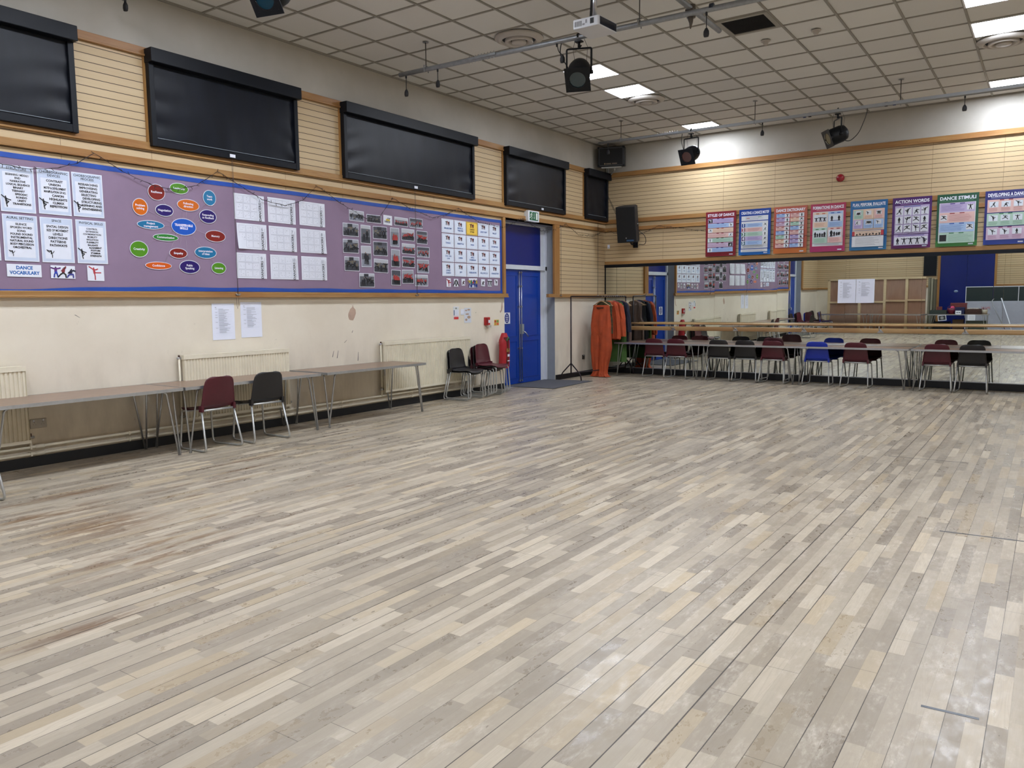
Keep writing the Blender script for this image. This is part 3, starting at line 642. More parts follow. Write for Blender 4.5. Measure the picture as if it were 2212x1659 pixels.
vocab('CHOREOGRAPHIC|DEVICES', ['CONTRAST', 'UNISON', 'MOTIF & DEVELOPMENT', 'MANIPULATION OF NO.', 'CANON', 'HIGHLIGHTS', 'CLIMAX', 'REPETITION'], 'crane', -11.262, 2.368, 'printed sheet headed CHOREOGRAPHIC DEVICES on the mauve board')
vocab('CHOREOGRAPHIC|PROCESS', ['RESEARCHING', 'IMPROVISING', 'GENERATING', 'SELECTING', 'DEVELOPING', 'STRUCTURING', 'REFINING AND', 'SYNTHESISING'], 'crane', -10.945, 2.370, 'printed sheet headed CHOREOGRAPHIC PROCESS on the mauve board')
vocab('AURAL SETTING', ['SILENCE', 'SPOKEN WORD', 'SONG', 'FOUND SOUND', 'INSTRUMENTAL', 'NATURAL SOUND', 'BODY PERCUSSION', 'ORCHESTRAL'], 'break', -11.585, 1.920, 'printed sheet headed AURAL SETTING in the lower row on the mauve board', .55, .08)
vocab('SPACE', ['SPATIAL DESIGN', 'SIZE OF MOVEMENT', 'LEVELS', 'DIRECTIONS', 'PATTERNS', 'PATHWAYS'], 'break', -11.262, 1.918, 'printed sheet headed SPACE in the lower row on the mauve board', .75, .095)
vocab('PHYSICAL SKILLS', ['CONTROL', 'EXTENSION', 'COORDINATION', 'MOBILITY', 'ISOLATION', 'FLEXIBILITY', 'BALANCE', 'ALIGNMENT', 'POSTURE', 'STAMINA', 'STRENGTH'], 'crane', -10.937, 1.920, 'printed sheet headed PHYSICAL SKILLS on the mauve board')
# their neighbours beyond the photo edge, seen only in the mirror
for i in range(2):
    for j in range(2):
        s = Sheet(.297, .42, flat('#dfe4ef')); s.rect(.008, .008, .289, .412, PB); s.rect(.03, .035, .267, .35, PW); s.lines(.07, .24, .06, .33, 8, '#10131a', .012, .4); s.rect(.06, .37, .24, .39, '#16202f')
        s.out('vocabulary_sheet', 'L', -11.91-.32*i, 1.92+.445*j, 0, OFF, 'pale blue printed sheet left of the photo edge, %s row, %s from the edge' % (('lower', 'upper')[j], ('first', 'second')[i]), 'poster', 'dance vocabulary sheets')
s = Sheet(.297, .115, flat('#dfe4ef')); s.text(.15, .082, 'DANCE', .042, '#1f62ad', .045, .26); s.text(.15, .036, 'VOCABULARY', .042, '#1f62ad', .045, .26)
s.out('title_card', 'L', -11.575, 1.778, -.01, OFF, 'white title card reading DANCE VOCABULARY in blue', 'sign')
s = Sheet(.225, .122, PAPER)
for i, (c1, c2) in enumerate((('#2a3fa0', '#5d2a78'), ('#151515', '#7c2430'), ('#3b3f8f', '#22203a'))): s.fig(.045+.068*i, .01, .105, ('arms', 'lunge', 'kneel')[i], c1, c2, skin='#1d1714', wd=.13)
s.poly([(.03, .045), (.062, .045), (.055, .065), (.038, .065)], '#2a49b8'); s.out('picture_card', 'L', -11.195, 1.770, -.012, OFF, 'small picture card showing three cartoon dancers below the SPACE sheet', 'picture')
s = Sheet(.165, .150, PAPER); s.fig(.07, .012, .125, 'ballet', '#b2343f', wd=.09); s.out('picture_card', 'L', -10.852, 1.752, -.01, OFF, 'small card with a red ballet dancer silhouette on the mauve board', 'picture')
# ovals
OC = dict(red='#7e2420', green='#4f8a22', teal='#1d6f9c', orange='#c8651a', orange2='#cf5c20', navy='#281a66', blue='#1b56b8', dkgreen='#2f7d36')
OV = [('Resilience',-10.076,2.689,0.093,0.080,8,'red'),('Leadership',-9.812,2.755,0.107,0.054,6,'green'),('Team|work',-9.444,2.693,0.078,0.081,0,'teal'),('Problem|solving',-10.266,2.520,0.080,0.083,0,'orange'),('Following|direction',-9.712,2.588,0.129,0.060,5,'orange'),('Negotiation',-9.997,2.507,0.099,0.059,5,'navy'),('Responding|to feedback',-9.475,2.486,0.104,0.072,8,'navy'),('Project|management',-10.160,2.344,0.147,0.041,2,'teal'),('TRANSFERABLE|SKILLS',-9.779,2.350,0.144,0.087,3,'blue'),('Communication',-9.998,2.223,0.142,0.035,-4,'dkgreen'),('Memory',-9.391,2.274,0.127,0.061,6,'red'),('Creativity',-10.304,2.086,0.096,0.080,0,'green'),('Empathy',-9.860,2.063,0.102,0.052,4,'red'),('Interpretation|of ideas',-9.526,2.085,0.133,0.061,4,'teal'),('Confidence',-10.097,1.922,0.146,0.037,0,'orange2'),('Public|Speaking',-9.733,1.920,0.119,0.068,4,'navy'),('Listening',-9.367,1.918,0.091,0.061,3,'green')]
cn = dict(red='dark red', green='green', teal='teal', orange='orange', orange2='orange', navy='dark purple', blue='blue', dkgreen='green')
for t_, y, z, a, h, r, c in OV:
    s = Sheet(0, 0); n = 36; s.b.prism([((a+.005)*math.cos(2*PI*i/n), (h+.005)*math.sin(2*PI*i/n)) for i in range(n)], 0, .0012, flat('#d9dce6')); s.z = .0012
    s.ell(0, 0, a-.001, h-.001, mat('laminated_'+c, OC[c], .22, var=.05), 36); L = t_.split('|')
    for i, q in enumerate(L): s.text(0, (len(L)-1)*.0155-.031*i, q, .031 if t_[0] != 'T' or t_[1] == 'e' else .034, '#e4e2ee', .022 if t_[1] != 'R' else .04, a*1.5)
    # upright ovals lean clockwise as in the photo
    s.out('skill_oval', 'L', y, z, math.radians(0), OFF+.001, 'laminated %s oval label reading %s' % (cn[c], t_.replace('|', ' ')), 'label', 'laminated skill ovals')
LN = mat('silver_thread', '#b9a9b8', .4)
b = MB()
for t_, y, z, a, h, r, c in OV:
    if t_.startswith('TRANS'): continue
    d = Vector((y+9.779, z-2.35)); e = d.normalized(); p0 = (-9.779+e.x*.13, 2.35+e.y*.08); p1 = (y-e.x*a*.8, z-e.y*h*.8)
    b.tube([(OFF+.001, *p0), (OFF+.0015, *p1)], .0009, LN, 4)
tag(b.build('connecting_threads'), 'thin pale threads joining the central blue oval to the others', 'thread')
# dancers sheets
DS = [('3',-9.125,2.489,-.004),('4',-8.655,2.490,-.006),('5',-8.176,2.492,-.008),('6',-9.105,2.152,0),('7',-8.652,2.151,0),('8',-8.174,2.150,0),('9',-9.126,1.810,0),('10',-8.648,1.808,0),('11',-8.170,1.808,0)]
for n_, y, z, r in DS:
    s = Sheet(0, 0); W_, H_ = .42, .297; curl = {'6': (-.06, .05), '8': (.04, -.05), '10': (.02, .02)}.get(n_, (.0, .008))
    def sf(u, v, c=curl): return (u*W_, v*H_, abs(c[0])*.4*((1-u) if c[0] < 0 else u)**3*(1-v)**2+.0008)
    s.b.grid(sf, 14, 10, PAPER); s.z = .0012 if n_ in '34579' or n_ == '11' else .0045
    for i in range(3):
        for j in range(3):
            x0, y0_ = .025+i*.097, .02+j*.088; s.line([(x0, y0_), (x0+.09, y0_), (x0+.09, y0_+.08), (x0, y0_+.08), (x0, y0_)], .0025, '#b9bdc9')
            kk = rnd.choice((3, 4, 5)) if len(n_) == 1 else 6
            for q in range(kk): xx = x0+.015+rnd.random()*.06; yy = y0_+.015+rnd.random()*.05; s.line([(xx, yy), (xx+.008, yy+.006*rnd.choice((-1, 1)))], .0022, '#8b909c')
    s.text(.352, .105, 'DANCERS', .048, '#1f222a', .012, rot=PI/2); s.line([(.385, .03), (.385, .25)], .0025, '#4a5068')
    s.text(.345, .238, n_, .055, '#6f7684', .0, rot=PI/2*0 if n_ in '8' else 0)
    s.out('dancers_sheet', 'L', y, z, r, OFF, 'white grid sheet reading DANCERS %s, pinned landscape on the mauve board' % n_, 'poster', 'dancers formation sheets')
# photos
PHS = [(-7.328,2.757,-7.052,2.613,'g'),(-7.000,2.725,-6.715,2.614,'g'),(-6.675,2.744,-6.498,2.609,'logo'),(-6.450,2.736,-6.162,2.615,'r'),(-6.125,2.747,-5.838,2.605,'r'),(-7.449,2.577,-7.160,2.405,'g'),(-7.124,2.574,-6.935,2.325,'g'),(-6.885,2.574,-6.605,2.399,'g'),(-6.542,2.578,-6.355,2.311,'r'),(-6.306,2.581,-6.028,2.411,'r'),(-5.980,2.573,-5.736,2.381,'r'),(-7.452,2.363,-7.167,2.179,'g'),(-7.120,2.289,-6.928,2.001,'g'),(-6.885,2.362,-6.600,2.165,'g'),(-6.536,2.274,-6.353,2.024,'r'),(-6.305,2.369,-6.023,2.218,'r'),(-5.978,2.338,-5.692,2.184,'r'),(-7.435,2.134,-7.161,1.942,'g'),(-6.886,2.126,-6.603,1.937,'g'),(-6.303,2.180,-6.030,2.025,'r'),(-5.981,2.146,-5.711,1.950,'r'),(-7.170,1.917,-6.880,1.727,'g'),(-6.541,1.982,-6.344,1.762,'r'),(-6.310,1.986,-6.062,1.787,'r'),(-6.033,1.923,-5.741,1.753,'r')]
DP = ['first in the top row, tilted under the string lights', 'second in the top row, wide and dark', '', 'fourth in the top row, red group right of the logo card', 'last in the top row, red group under the wire', 'leftmost of the second row, four dancers by grey curtains', 'tall one with two dancers, upper of two tall grey ones', 'one raised figure before grey curtains', 'tall red huddle, upper left of the red ones', 'red group holding a lifted dancer, under the wire', 'red group, rightmost of the second row', 'leftmost of the third row, six dancers', 'tall one with a single dancer in bright light', 'kneeling front dancer, beneath the raised figure photo', 'tall one with upside-down red dancer', 'red pair groups left of the wire, third row', 'red group, rightmost of the third row', 'leftmost and lowest, bright floor', 'low line of dancers in grey, fourth row', 'red lying group left of the wire', 'red standing pairs, rightmost of the fourth row', 'lone lowest grey one of the collage', 'tall red crowd, bottom row left', 'one red back view, bottom row centre', 'red pyramid, bottom row right']
def photo(w_, h_, kind, i):
    s = Sheet(w_, h_, PAPER); e = .007; top = rnd.uniform(.62, .8)*h_
    s.rect(e, e, w_-e, h_-e, '#5d6068' if kind == 'g' else '#7d828c'); s.rect(e, top, w_-e, h_-e, ('#b7bac2', '#4a4d57', '#9a9ea8')[i % 3]); s.rect(e, e, w_-e, h_*.36, '#3a3c44' if i % 4 else '#8a8f9d')
    if kind == 'g' and i % 2: s.rect(w_*.3, top, w_*.6, h_-e, '#2c2e35')
    n = 2 if w_ < .2 and kind == 'g' else (6 if kind == 'r' else 5)
    for k in range(n):
        x_ = e+.02+(w_-2*e-.04)*(k+.5)/n+rnd.uniform(-.01, .01); hh = h_*rnd.uniform(.42, .60); ps = rnd.choice(('stand', 'arms', 'lunge', 'leap', 'crane', 'kneel'))
        if w_ < .2: ps = 'stand'; hh = min(hh, w_*.85)
        x_ = min(max(x_, e+.46*hh), w_-e-.46*hh) if .92*hh < w_-2*e else w_/2
        s.fig(x_, h_*rnd.uniform(.1, .22), hh, ps, '#17181d', '#ab3a37' if kind == 'r' else rnd.choice(('#1c1e24', '#24262e', '#77705f')), rnd.choice((-1, 1)), '#8a6f62', .13)
    if kind == 'r' and w_ < .2: s.rect(w_*.25, h_*.34, w_*.75, h_*.48, '#ab3a37')
    return s
for i, (y0, z1, y1, z0, kd) in enumerate(PHS):
    w_, h_ = y1-y0, z1-z0
    if kd == 'logo':
        s = Sheet(w_, h_, PAPER); s.rect(w_*.3, h_*.42, w_*.75, h_*.62, '#d9c452'); s.text(w_*.62, h_*.66, 'STEP', .030, '#22242a', .04); s.text(w_*.5, h_*.5, 'into', .026, '#b99a1e', .02); s.text(w_*.45, h_*.33, 'DANCE', .034, '#22242a', .05); s.line([(w_*.28, h_*.22), (w_*.7, h_*.22)], .002, '#55575c')
        s.out('logo_card', 'L', y0, z0, -.03, OFF, 'small white card with black and yellow dance logo lettering', 'sign'); continue
    photo(w_, h_, kd, i).out('dance_photo', 'L', y0, z0, rnd.uniform(-.03, .02), OFF, 'printed %s dance photo, %s' % ('dark grey' if kd == 'g' else 'red-shirted', DP[i]), 'photo', 'dance photos in the collage')
k_ = 0
for r_, n_ in enumerate((6, 6, 6, 5)):
    for c_ in range(n_):
        w_, h_ = (.21, .17) if (r_+c_) % 3 else (.15, .24)
        photo(w_, h_, 'r' if (k_ % 3) else 'g', k_).out('dance_photo', 'L', -13.85+c_*.235, 2.60-r_*.27, rnd.uniform(-.04, .04), OFF, 'dance photo of the second collage far left, row %s from top, place %s' % (('one', 'two', 'three', 'four')[r_], ('one', 'two', 'three', 'four', 'five', 'six')[c_]), 'photo', 'dance photos at the far end of the board'); k_ += 1
# dance style cards
SN = [['BALLROOM', 'MUSICAL|THEATRE', 'DANCE|STYLES', 'LINDY HOP', 'BALLET'], ['TANGO', 'FREESTYLE', 'HAKA', 'DISCO', 'CONTEMPORARY'], ['CHA CHA|CHA', 'SAMBA', 'AFRO-|CARIBBEAN', 'SALSA', 'HIP HOP'], ['STREET|DANCE', 'JIVE', 'CHEERLEADING', 'BOLLYWOOD', 'CHARLESTON']]
for r_ in range(4):
    for c_ in range(5):
        nm = SN[r_][c_]; yel = nm == 'DANCE|STYLES'; s = Sheet(.297, .21, mat('yellow_card', '#e3bf55', .5) if yel else flat('#e1e6f2'))
        bl = '#1c1c1c' if yel else '#8fa6c4'; inn = '#eec850' if yel else '#dce5f4'
        s.rrect(.012, .010, .285, .200, .025, bl); s.rrect(.0145, .0125, .2825, .1975, .023, inn)
        for q, (px, cc) in enumerate(((.118, '#2a1d18'), (.15, '#9a4a3c'), (.178, '#3a2c40'))): s.fig(px, .118, .062, ('arms', 'crane', 'stand')[q], cc, wd=.16)
        L = nm.split('|')
        for i, q in enumerate(L): s.text(.148, (.068 if len(L) == 1 else .088)-.038*i, q, .034, '#3a2c10' if yel else '#3c66a5', .02, .20)
        s.out('style_card', 'L', -5.395+c_*.3105, 2.587-r_*.2235, rnd.uniform(-.012, .012), OFF+.0006*(c_ % 2), '%s card reading %s in the dance styles grid' % ('yellow' if yel else 'white', nm.replace('|', ' ')), 'card', 'dance style cards')
SM = [(-5.298, 1.883, -5.192, 1.75, 'ballet', '#a8343c', 'a red-skirted dancer, first'), (-5.115, 1.879, -5.004, 1.756, 'lunge', '#1a1618', 'a dancing couple, second'), (-4.919, 1.882, -4.828, 1.774, 'kneel', '#4a2c34', 'a wide dark skirt, third'), (-4.726, 1.894, -4.505, 1.744, 'stand', '#27408c', 'a colourful group, the largest'), (-4.4, 1.887, -4.291, 1.771, 'kneel', '#20202a', 'a crouching dancer, fifth'), (-4.211, 1.886, -4.097, 1.769, 'arms', '#22242e', 'two dancers, sixth'), (-4.022, 1.887, -3.927, 1.789, 'crane', '#2c2430', 'one small dancer, last')]
for y0, z1, y1, z0, ps, cc, q in SM:
    w_, h_ = y1-y0, z1-z0; s = Sheet(w_, h_, PAPER)
    n = 5 if w_ > .2 else (2 if 'couple' in q or 'two' in q else 1)
    for i in range(n): s.fig(w_*(i+.5)/n, .012, h_*.78, ps if n < 5 else ('arms', 'stand', 'lunge')[i % 3], cc, ('#b9a23c', '#3a7a5a', '#a83a3a', '#2c3f88')[i % 4] if n == 5 else None, (-1)**i, '#3a2a22', .16)
    s.out('picture_card', 'L', y0, z0, rnd.uniform(-.02, .02), OFF, 'tiny white picture card under the style grid with %s' % q, 'picture', 'tiny dancer cards under the style grid')
# ---------------------------------------------------------------- wall notices
def timetable(where, a, z, label, grp, rot=0, off=.003):
    s = Sheet(.297, .415, mat('bright_paper', '#e2e7f6', .5, var=.01)); s.rect(.04, .368, .06, .372, '#44464e')
    y = .355; k = 0
    while y > (.085 if 'left' in label else .13):
        L = rnd.randint(2, 5); s.rect(.04, y-.003, .07, y, '#8a8d98')
        for i in range(L): e = rnd.uniform(.06, .15); s.rect(.085, y-.0035, .085+e, y-.0005, '#80828c'); y -= .0125
        s.line([(.035, y+.004), (.26, y+.004)], .0007, '#b4b8c4'); y -= .004
    s.out('timetable_sheet', where, a, z, rot, off, label, 'notice', grp)
timetable('L', -9.481, 1.104, 'white printed timetable on the cream wall, left of the pull cord', 'timetables on the cream wall', -.004)
timetable('L', -9.10, 1.117, 'white printed timetable on the cream wall, right of the pull cord', 'timetables on the cream wall', -.004)
timetable('B', 4.665, 1.43, 'white printed timetable stuck on the mirror, left of the pair', 'timetables stuck on the mirror', 0, .043)
timetable('B', 4.968, 1.43, 'white printed timetable stuck on the mirror, right of the pair', 'timetables stuck on the mirror', 0, .043)
s = Sheet(.14, .20, PAPER); s.rect(.01, .15, .13, .19, '#cfd5d2'); s.ell(.07, .172, .012, .014, '#22333a'); s.rect(.01, .06, .03, .145, '#39566b'); s.lines(.04, .125, .06, .145, 6, '#8a8f95'); s.rect(.01, .0, .13, .035, '#c22c2c'); s.rect(.01, .038, .13, .055, '#e4c9c4')
s.out('fire_action_notice', 'L', -5.131, 1.24, 0, .002, 'narrow fire notice with a red band above the radiator', 'sign')
s = Sheet(.09, .09, PAPER); s.rect(.01, .01, .08, .015, '#9aa0a8'); s.out('light_switch', 'L', -4.95, 1.307, 0, .006, 'square white wall plate between two notices', 'switch')
s = Sheet(.183, .24, flat('#ccd2dc')); 
for (x_, y_, a, c_) in ((.05, .2, .03, .012), (.12, .21, .04, .014), (.08, .14, .05, .012), (.12, .09, .045, .025), (.05, .05, .03, .02)): s.ell(x_, y_, a, c_, '#a98f7c', 9)
s.out('torn_poster', 'L', -4.852, 1.176, 0, .002, 'torn remains of a pale poster on the cream wall', 'poster')
root = thing('fire_alarm_call_point', 'red fire alarm call point with clear cover on the cream wall', 'alarm', (0, -4.25, 1.18)); RED = mat('signal_red', '#a81c1f', .35)
b = MB(); b.box(0, .05, -.07, .045, -.06, .075, RED); b.build('case', root, .006)
b = MB(); b.box(.05, .053, -.01, .035, -.02, .03, PAPER); b.box(.05, .052, -.06, -.02, -.05, .06, mat('dark_red', '#7c1a1c', .4)); b.build('press_panel', root)
b = MB(); b.box(.0, .062, -.02, .06, -.095, -.055, mat('clear_cover_edge', '#b9b2a6', .2)); b.build('clear_cover', root, .004)
s = Sheet(.14, .10, flat('#d8c46a')); s.rect(.01, .05, .06, .09, '#a83a2c'); s.rect(.07, .05, .13, .09, '#6c8a4a'); s.rect(.01, .01, .06, .045, '#b98a3a'); s.rect(.07, .01, .13, .045, '#c9583c')
s.out('safety_notice', 'L', -4.03, 1.108, 0, .002, 'small yellow and green safety notice right of the fire alarm', 'sign')
s = Sheet(.20, .20, PAPER); s.ell(.1, .1, .07, .09, '#172a7c'); 
for i, q in enumerate(('Fire', 'escape', 'keep', 'clear')): s.text(.1, .152-.034*i, q, .032, '#dfe3ee', .03, .1)
s.out('door_sign', 'L', -3.46, 1.118, 0, DX+.02, 'white square sign with blue oval reading Fire escape keep clear', 'sign')
# fire extinguisher bag
root = thing('fire_extinguisher_cover', 'red fabric fire extinguisher cover with clear front, beside the blue door', 'fire extinguisher', (.03, -3.93, .38))
REDF = mat('red_cover_fabric', '#a51822', .55, var=.15, scale=10, bump=.3)
def bag(u, v):
    a = 2*PI*u; z = .0+.60*v; w_ = .105*(1-.55*max(0, v-.75)/.25)*(1 if v > .05 else .75+5*v); d = .085*(1-.5*max(0, v-.8)/.2)
    k = 1+.04*math.sin(5*a+7*v); return (.09+d*math.sin(a)*k+.02*v, w_*math.cos(a)*k+.02*(1-v), z)
b = MB(); b.grid(bag, 24, 16, REDF, close_u=True); b.build('fabric_cover', root)
b = MB(); b.grid(lambda u, v: (.185-.055*(2*u-1)**2+.018*v, -.07+.12*u+.02*(1-v), .03+.5*v), 8, 8, mat('clear_window_dark_red', '#5c1a1c', .15, var=.3, scale=14)); b.build('clear_window', root)
b = MB(); b.box(.19, .195, -.02, .035, .2, .24, PAPER); b.box(.19, .194, -.05, .045, .28, .34, mat('label_gold', '#8c6b3c', .3)); b.box(.188, .192, -.02, .04, .12, .135, PAPER); b.build('label', root)
b = MB(); b.tube([(.19, -.04, .47), (.2, -.01, .53), (.19, .03, .49)], .014, mat('green_tag', '#3e6b4a', .2, var=.4, scale=30), 6); b.build('handle', root)
# blind pull cables with cleats
for y, zt, zb, q in ((-9.17, 3.16, 1.62, 'hanging over the board from the second blind'), (-6.06, 3.17, 1.61, 'across the photo collage'), (-.46, 3.13, 1.64, 'in the corner under the narrow blind'), (-1.93, 2.95, 1.65, 'short, beside the door post')):
    root = thing('blind_cord', 'thin dark blind pull cord ' + q, 'cord', (.066, y, 1.62), group='blind pull cords')
    b = MB(); b.tube([(0, 0, zt-1.62), (0, .004, .7), (0, 0, 0)], .0022, mat('dark_cord', '#4a3f3c', .6), 5); b.tube([(.004, .012, zt-1.62), (.004, .006, 0)], .0018, MC['dark_cord'], 5); b.build('cord', root)
    b = MB(); b.box(-.008, .012, -.022, .022, -.012, .006, STEEL); b.tube([(.01, -.035, .006), (.012, 0, 0), (.01, .035, .006)], .004, STEEL, 6); b.build('cleat', root)
    if y == -9.17: b = MB(); b.tube([(0, -.018, 0), (-.012, -.008, -.14), (-.012, 0, -.165), (-.012, .008, -.14), (0, .018, 0)], .0016, MC['dark_cord'], 5); b.build('cord_loop', root)
# string lights
def garland(pts, wall, label):
    root = thing('string_lights', label, 'string lights', (0, 0, 0), group='unlit string lights'); W_ = mat('dark_wire', '#221a1c', .5)
    P = lambda a, z, o: (o, a, z) if wall == 'L' else (a, -o, z)
    curve = []
    for (a0, z0), (a1, z1) in zip(pts, pts[1:]):
        n = max(2, int(abs(a1-a0)/.060))
        for i in range(n): f = i/n; curve.append((a0+(a1-a0)*f, z0+(z1-z0)*f+.004*math.sin(i*2.1)))
    curve.append(pts[-1]); root.location = P(*curve[len(curve)//2], .04); T = Matrix.Translation(-Vector(root.location))
    b = MB(); b.tube([P(a, z, .045+.006*math.sin(i*.9)) for i, (a, z) in enumerate(curve)], .0024, W_, 5); b.tube([P(a, z+.004*math.cos(i), .048+.005*math.cos(i*1.1)) for i, (a, z) in enumerate(curve)], .0018, W_, 5); b.build('wire', root, T=T)
    r2 = random.Random(3); sm = bpy.data.meshes.new('bulb'); sb = MB(); sb.tube([(0, 0, 0), (0, 0, .03)], .0028, W_, 5); proto = sb.build('bulb', root); first = True; rest = MB()
    for i in range(1, len(curve)-1):
        a, z = curve[i]; an = r2.uniform(0, 2*PI); d = Vector(P(a+.03*math.cos(an), z+.03*math.sin(an), .05))-Vector(P(a, z, .046)); q = T @ dirT(P(a, z, .046), d)
        if (wall == 'L' and not -11.62 < a < -5.75) or (wall == 'B' and a > 6.0): rest.tube([T @ Vector(P(a, z, .046)), T @ (Vector(P(a, z, .046))+d)], .0028, W_, 5); continue
        if first: o = proto; first = False
        else: o = proto.copy(); COL.objects.link(o)
        o.matrix_local = q
    if rest.v: rest.build('bulbs_beyond', root)['kind'] = 'stuff'
    return root
gl = [(-13.6, 2.98), (-12.9, 2.78), (-12.2, 2.98), (-11.85, 2.85), (-11.56,2.77),(-11.33,2.76),(-11.08,2.80),(-10.9,2.87),(-10.73,2.99),(-10.45,2.85),(-10.11,2.74),(-9.84,2.74),(-9.62,2.81),(-9.35,2.99),(-9.08,2.88),(-8.76,2.74),(-8.42,2.70),(-8.13,2.80),(-7.9,3.0),(-7.51,2.82),(-7.05,2.66),(-6.78,2.70),(-6.51,2.99),(-6.15,2.87),(-5.64,2.78),(-5.31,2.86),(-5.02,2.98),(-4.48,2.8),(-3.76,2.77),(-3.19,2.97),(-2.58,2.79),(-2.09,2.86),(-1.69,2.98),(-1.22,2.81),(-.56,2.83),(-.1,2.98)]
garland(gl, 'L', 'unlit dark string lights looped in swags along the left wall')
garland([(.08,2.97),(.24,2.91),(.72,2.84),(.97,2.9),(1.22,3.0),(1.67,2.93),(2.24,2.83),(2.97,2.75),(3.74,2.68),(4.78,2.6),(5.6,2.57),(6.22,2.68),(6.68,2.7),(7.31,2.72),(8.2,2.8)], 'B', 'unlit dark string lights sagging across the row of posters')
# ---------------------------------------------------------------- posters over the mirror
def poster(x, title, c, cb, label, draw, tc='#dfe3ee'):
    s = Sheet(.594, .845, mat('laminated_poster_'+c[1:], c, .28, var=.02)); s.rect(0, 0, .594, .09, mat('laminated_poster_'+cb[1:], cb, .28, var=.02))
    s.text(.297, .775, title, .072, tc, .035, .52); s.rect(.47, .022, .54, .042, '#c9d3e2'); draw(s)
    s.out('dance_poster', 'B', x, 2.345, 0, .048, label, 'poster', 'dance posters above the mirror')
PAL = {'b': '#9fb9dc', 'v': '#b3a6cc', 'o': '#d9c2ae', 'p': '#d7b4b0', 'g': '#a9c6b8', 'w': '#cfd3d8', 'k': '#c3adc6'}
DKC = {'b': '#1f4a9c', 'v': '#3a2a7c', 'o': '#b2553a', 'p': '#8c2a30', 'g': '#2f6b48', 'k': '#7c2a5c', 'w': '#444a5c'}
def tabs(s, x0, x1, y, k, h=.012): w_ = (x1-x0)/3; s.rect(x0, y-h/2, x0+w_, y+h/2, DKC[k]); s.rect(x1-w_, y-h/2, x1, y+h/2, DKC[k]); s.rect(x0+w_, y-h/4, x1-w_, y+h/4, PAL[k])
def d1(s):
    for i, (k, side, dk) in enumerate((('v', 0, 1), ('b', 1, 0), ('o', 0, 0), ('p', 1, 0), ('g', 0, 0), ('k', 1, 1), ('b', 0, 0))):
        y1 = .715-i*.092; y0 = y1-.082; s.rect(.045, y0, .545, y1, PAL[k]); bx = .055 if side == 0 else .455
        s.rect(bx, y0+.005, bx+.08, y1-.008, '#15161a' if dk else '#d3d7dd'); s.fig(bx+.04, y0+.01, .055, ('break', 'crane', 'leap', 'lunge', 'arms', 'kneel', 'stand')[i], '#d3d7dd' if dk else '#17181d', wd=.12)
        s.lines(.15 if side == 0 else .06, .53 if side == 0 else .44, y0+.01, y1-.02, 4, DKC[k], .0022); tabs(s, .22, .36, y1-.005, k, .011)
def d2(s):
    s.rect(.045, .635, .545, .72, PAL['w']); s.lines(.12, .48, .645, .71, 4, '#5c6c8c', .004, .4); s.rect(.14, .675, .2, .683, '#b2403a'); s.rect(.36, .69, .42, .697, '#3a8a5a')
    s.rect(.045, .12, .545, .62, PAL['w'])
    for i, k in enumerate('bpgvb'):
        y1 = .585-i*.082; s.rect(.13, y1-.072, .44, y1, PAL[k]); s.rrect(.055, y1-.072, .12, y1-.004, .008, ('#15428c', '#8c2038', '#1f6b45', '#42205c', '#1a5a70')[i]); s.text(.088, y1-.038, str(i+1), .075, '#e2e6ee', .05)
        s.lines(.17, .42, y1-.06, y1-.01, 4, DKC[k], .003, .3); s.rect(.45, y1-.072, .535, y1, '#d9dde0'); s.fig(.492, y1-.065, .058, ('leap', 'lunge', 'stand', 'kneel', 'kneel')[i], '#17181d', wd=.12)
    s.lines(.08, .5, .13, .175, 4, '#5c6070', .003); s.rect(.045, .055, .545, .105, PAL['w']); s.lines(.07, .52, .062, .095, 3, '#5c6070', .003)
def d3(s):
    s.rect(.035, .095, .545, .725, '#a8484a'); ks = 'bpvokgpbbpgvovpb'; pz = ['arms', 'stand', 'stand', 'leap', 'kneel', 'arms', 'kneel', 'crane', 'stand', 'lunge', 'stand', 'kneel', 'kneel', 'crane', 'lunge', 'arms']
    for i in range(8):
        for j in range(2):
            y1 = .718-i*.078; x0 = .045+j*.255; k = ks[i*2+j]; s.rect(x0, y1-.067, x0+.24, y1, PAL[k]); s.rect(x0+.155, y1-.067, x0+.24, y1, '#d3d7dd'); tabs(s, x0+.01, x0+.145, y1-.012, k, .010)
            s.lines(x0+.02, x0+.14, y1-.06, y1-.022, 4, DKC[k], .002); s.fig(x0+.198, y1-.062, .055, pz[i*2+j], '#17181d', (-1)**i and None, (-1)**i, wd=.15)
